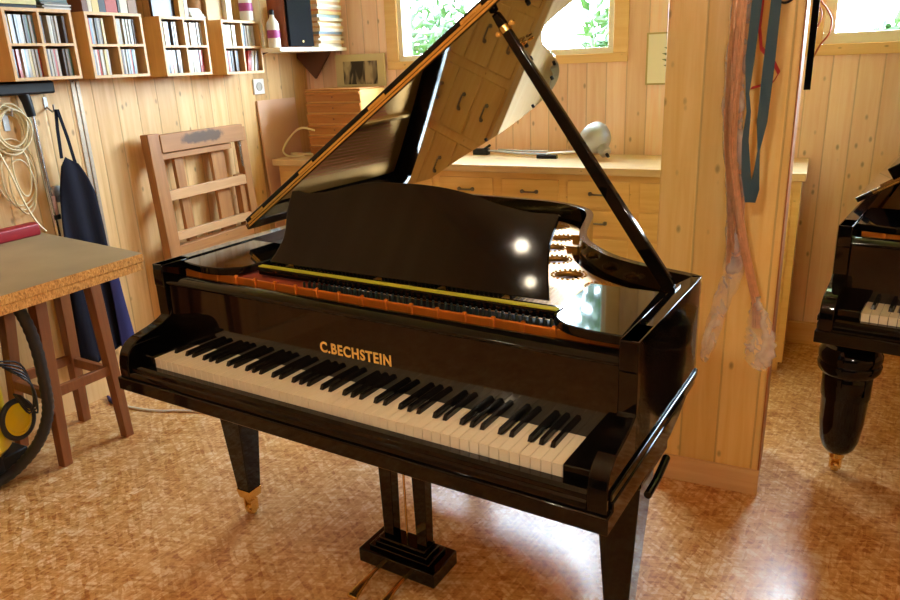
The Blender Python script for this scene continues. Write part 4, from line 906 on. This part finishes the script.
# ================================================================ ON THE PILLAR
FY = PY0
def nail(x, z, label):
    o = MB().tube([(0, 0, 0), (0, -.075, .006)], .004, 8).lathe([(.007, -.08), (.007, -.075)], (0, 0, .006), 10, 'y').build('nail', M['steel'], None, smooth=50, loc=(x, FY - .0003, z)); tag(o, label, 'nail')
nail(.762, 1.95, 'steel nail high on the pillar carrying the copper strings')
nail(.812, 1.93, 'steel nail high on the pillar carrying the straps')
def strings(name, pts, r_, label, film_pts, fr_):
    r0 = empty(name, (pts[0][0], FY, 0), 0, label, 'string bundle', 'copper string bundles on the pillar')
    ox_ = pts[0][0]; sp_ = smooth_path(pts, 5); b = MB()
    for k in range(9):
        a = 2 * PI * k / 9; rr = r_ * (.62 if k else 0)
        b.tube([(p.x - ox_ + rr * math.cos(a + i * .05), p.y - FY + rr * .6 * math.sin(a + i * .05), p.z) for i, p in enumerate(sp_)], r_ * .36, 6)
    b.build('copper_wires', M['copper'], r0, smooth=60)
    f_ = MB(); fp = smooth_path(film_pts, 5); n_ = len(fp)
    rads = [fr_[min(int(i / 5), len(fr_) - 1)] + (fr_[min(int(i / 5) + 1, len(fr_) - 1)] - fr_[min(int(i / 5), len(fr_) - 1)]) * ((i % 5) / 5) for i in range(n_)]
    f_.tube([(p.x - ox_, p.y - FY, p.z) for p in fp], [q * (1 + .10 * math.sin(i * 2.3)) for i, q in enumerate(rads)], 14, flat=.45)
    f_.build('plastic_sleeve', M['film'], r0, smooth=180)
strings('copper_strings', [(.762, FY - .045, 1.93), (.760, FY - .045, 1.6), (.757, FY - .045, 1.475), (.757, FY - .045, 1.365), (.760, FY - .045, 1.252), (.771, FY - .045, 1.135), (.786, FY - .045, 1.015), (.795, FY - .04, .891), (.796, FY - .035, .80)], .026,
        'wide bundle of copper piano strings in a clear sleeve down the pillar', [(.762, FY - .045, 1.9), (.757, FY - .045, 1.475), (.760, FY - .045, 1.252), (.786, FY - .042, 1.015), (.796, FY - .04, .80), (.769, FY - .03, .694), (.74, FY - .025, .55), (.725, FY - .02, .47)], [.026, .034, .036, .032, .036, .030, .028, .012])
strings('copper_strings', [(.768, FY - .08, 1.93), (.765, FY - .08, 1.45), (.766, FY - .082, 1.2), (.782, FY - .085, 1.08), (.80, FY - .085, .987), (.829, FY - .08, .864), (.858, FY - .07, .755), (.872, FY - .06, .70), (.878, FY - .055, .62)], .014,
        'narrow bundle of copper piano strings ending in a knotted clear bag', [(.868, FY - .062, .725), (.870, FY - .062, .71), (.882, FY - .062, .66), (.892, FY - .062, .60), (.894, FY - .062, .55), (.888, FY - .06, .50), (.886, FY - .06, .485)], [.020, .014, .042, .058, .060, .044, .016])
bs = MB()
bs.ribbon([(0, -.075, 1.92), (-.022, -.07, 1.58), (-.028, -.07, 1.42), (-.026, -.085, 1.33), (-.019, -.078, 1.28), (-.022, -.075, 1.20), (-.012, -.075, 1.10), (.004, -.075, 1.02)], [.026, .026, .024, .010, .012, .018, .026, .026], .002, (1, .15, 0))
bs.ribbon([(.008, -.075, 1.92), (.026, -.068, 1.58), (.022, -.07, 1.40), (.018, -.07, 1.25), (.016, -.075, 1.17), (.016, -.08, 1.12), (.014, -.078, 1.06), (.006, -.075, 1.02)], [.026, .027, .030, .028, .006, .014, .028, .028], .002, (1, -.1, 0))
tag(bs.build('webbing_strap', M['blue_strap'], None, loc=(.825, FY - .02, 0)), 'long looped blue grey webbing strap hanging on the pillar', 'strap')
rs = MB().ribbon([(-.002, -.064, 1.90), (.0, -.055, 1.58), (-.002, -.055, 1.50), (.006, -.055, 1.45), (.044, -.055, 1.408), (.058, -.055, 1.382), (.046, -.055, 1.358), (.0, -.055, 1.345), (-.012, -.055, 1.342)], [.012, .012, .012, .011, .011, .011, .011, .011, .010], .002, (.6, .2, .8))
tag(rs.build('red_strap', M['red_strap'], None, loc=(.815, FY, 0)), 'thin red strap curling out behind the blue strap', 'strap')
tag(MB().torus((0, -.008, 0), .024, .0035, 26, 8, 'y').tube([(0, 0, .024), (0, -.012, .026)], .003, 6).build('cord_ring', M['black_plastic'], None, smooth=60, loc=(.869, FY, 1.592)), 'small black cord ring high on the right half of the pillar', 'ring')
bb = MB().box(0, .018, -.012, .012, -.62, 0).tube([(-.012, 0, -.02), (.03, 0, -.02)], .003, 8)
tag(bb.build('black_rod', M['lacquer'], None, bevel=.002, loc=(PX1 + .0165, PY0 + .045, 1.95)), 'long flat black strip hanging on the right side of the pillar', 'strip')
for x, z in ((.697, 1.366), (.716, 1.366), (.741, 1.366), (.822, 1.36)):
    pass
# ---- lamps
def pendant(x, y, z, label, r=.05, k=1):
    root = empty('pendant_lamp', (x, y, 0), 0, label, 'lamp')
    MB().lathe([(r * .35, r * .75), (r * .8, r * .55), (r, 0), (r * .8, -r * .6), (r * .3, -r * .95)], (0, 0, z), 20).build('bulb', M['bulb'], root, smooth=60)
    MB().lathe([(r * .42, r * .7), (r * .42, r * 1.7), (.008, r * 1.9)], (0, 0, z), 14).build('socket', M['black_plastic'], root)
    MB().tube([(0, 0, z + r * 1.85), (0, 0, H)], .003, 6).build('cord', M['white_plastic'], root)
    l = bpy.data.lights.new('bulb_light', 'POINT'); l.energy = LAMP_POWER * k; l.color = (1, .91, .78); l.shadow_soft_size = r; 
    o = bpy.data.objects.new('bulb_light', l); col.objects.link(o); o.parent = root; o.location = (0, 0, z)
    return root
pendant(-1.09, -2.10, 2.11, 'bare warm bulb hanging nearest the left wall', .034, .35)
pendant(-1.03, -2.22, 1.92, 'small lower bulb beside the bulb nearest the left wall', .028, .12)
pendant(.5, -.8, 2.0, 'bare warm bulb hanging near the camera', .045, 1.75)
pendant(2.5, -.6, 2.2, 'bare warm bulb hanging at the right side of the room', .05, .4)
pendant(1.7, -2.6, 1.85, 'low bare warm bulb hanging behind the camera', .05, 2.6)
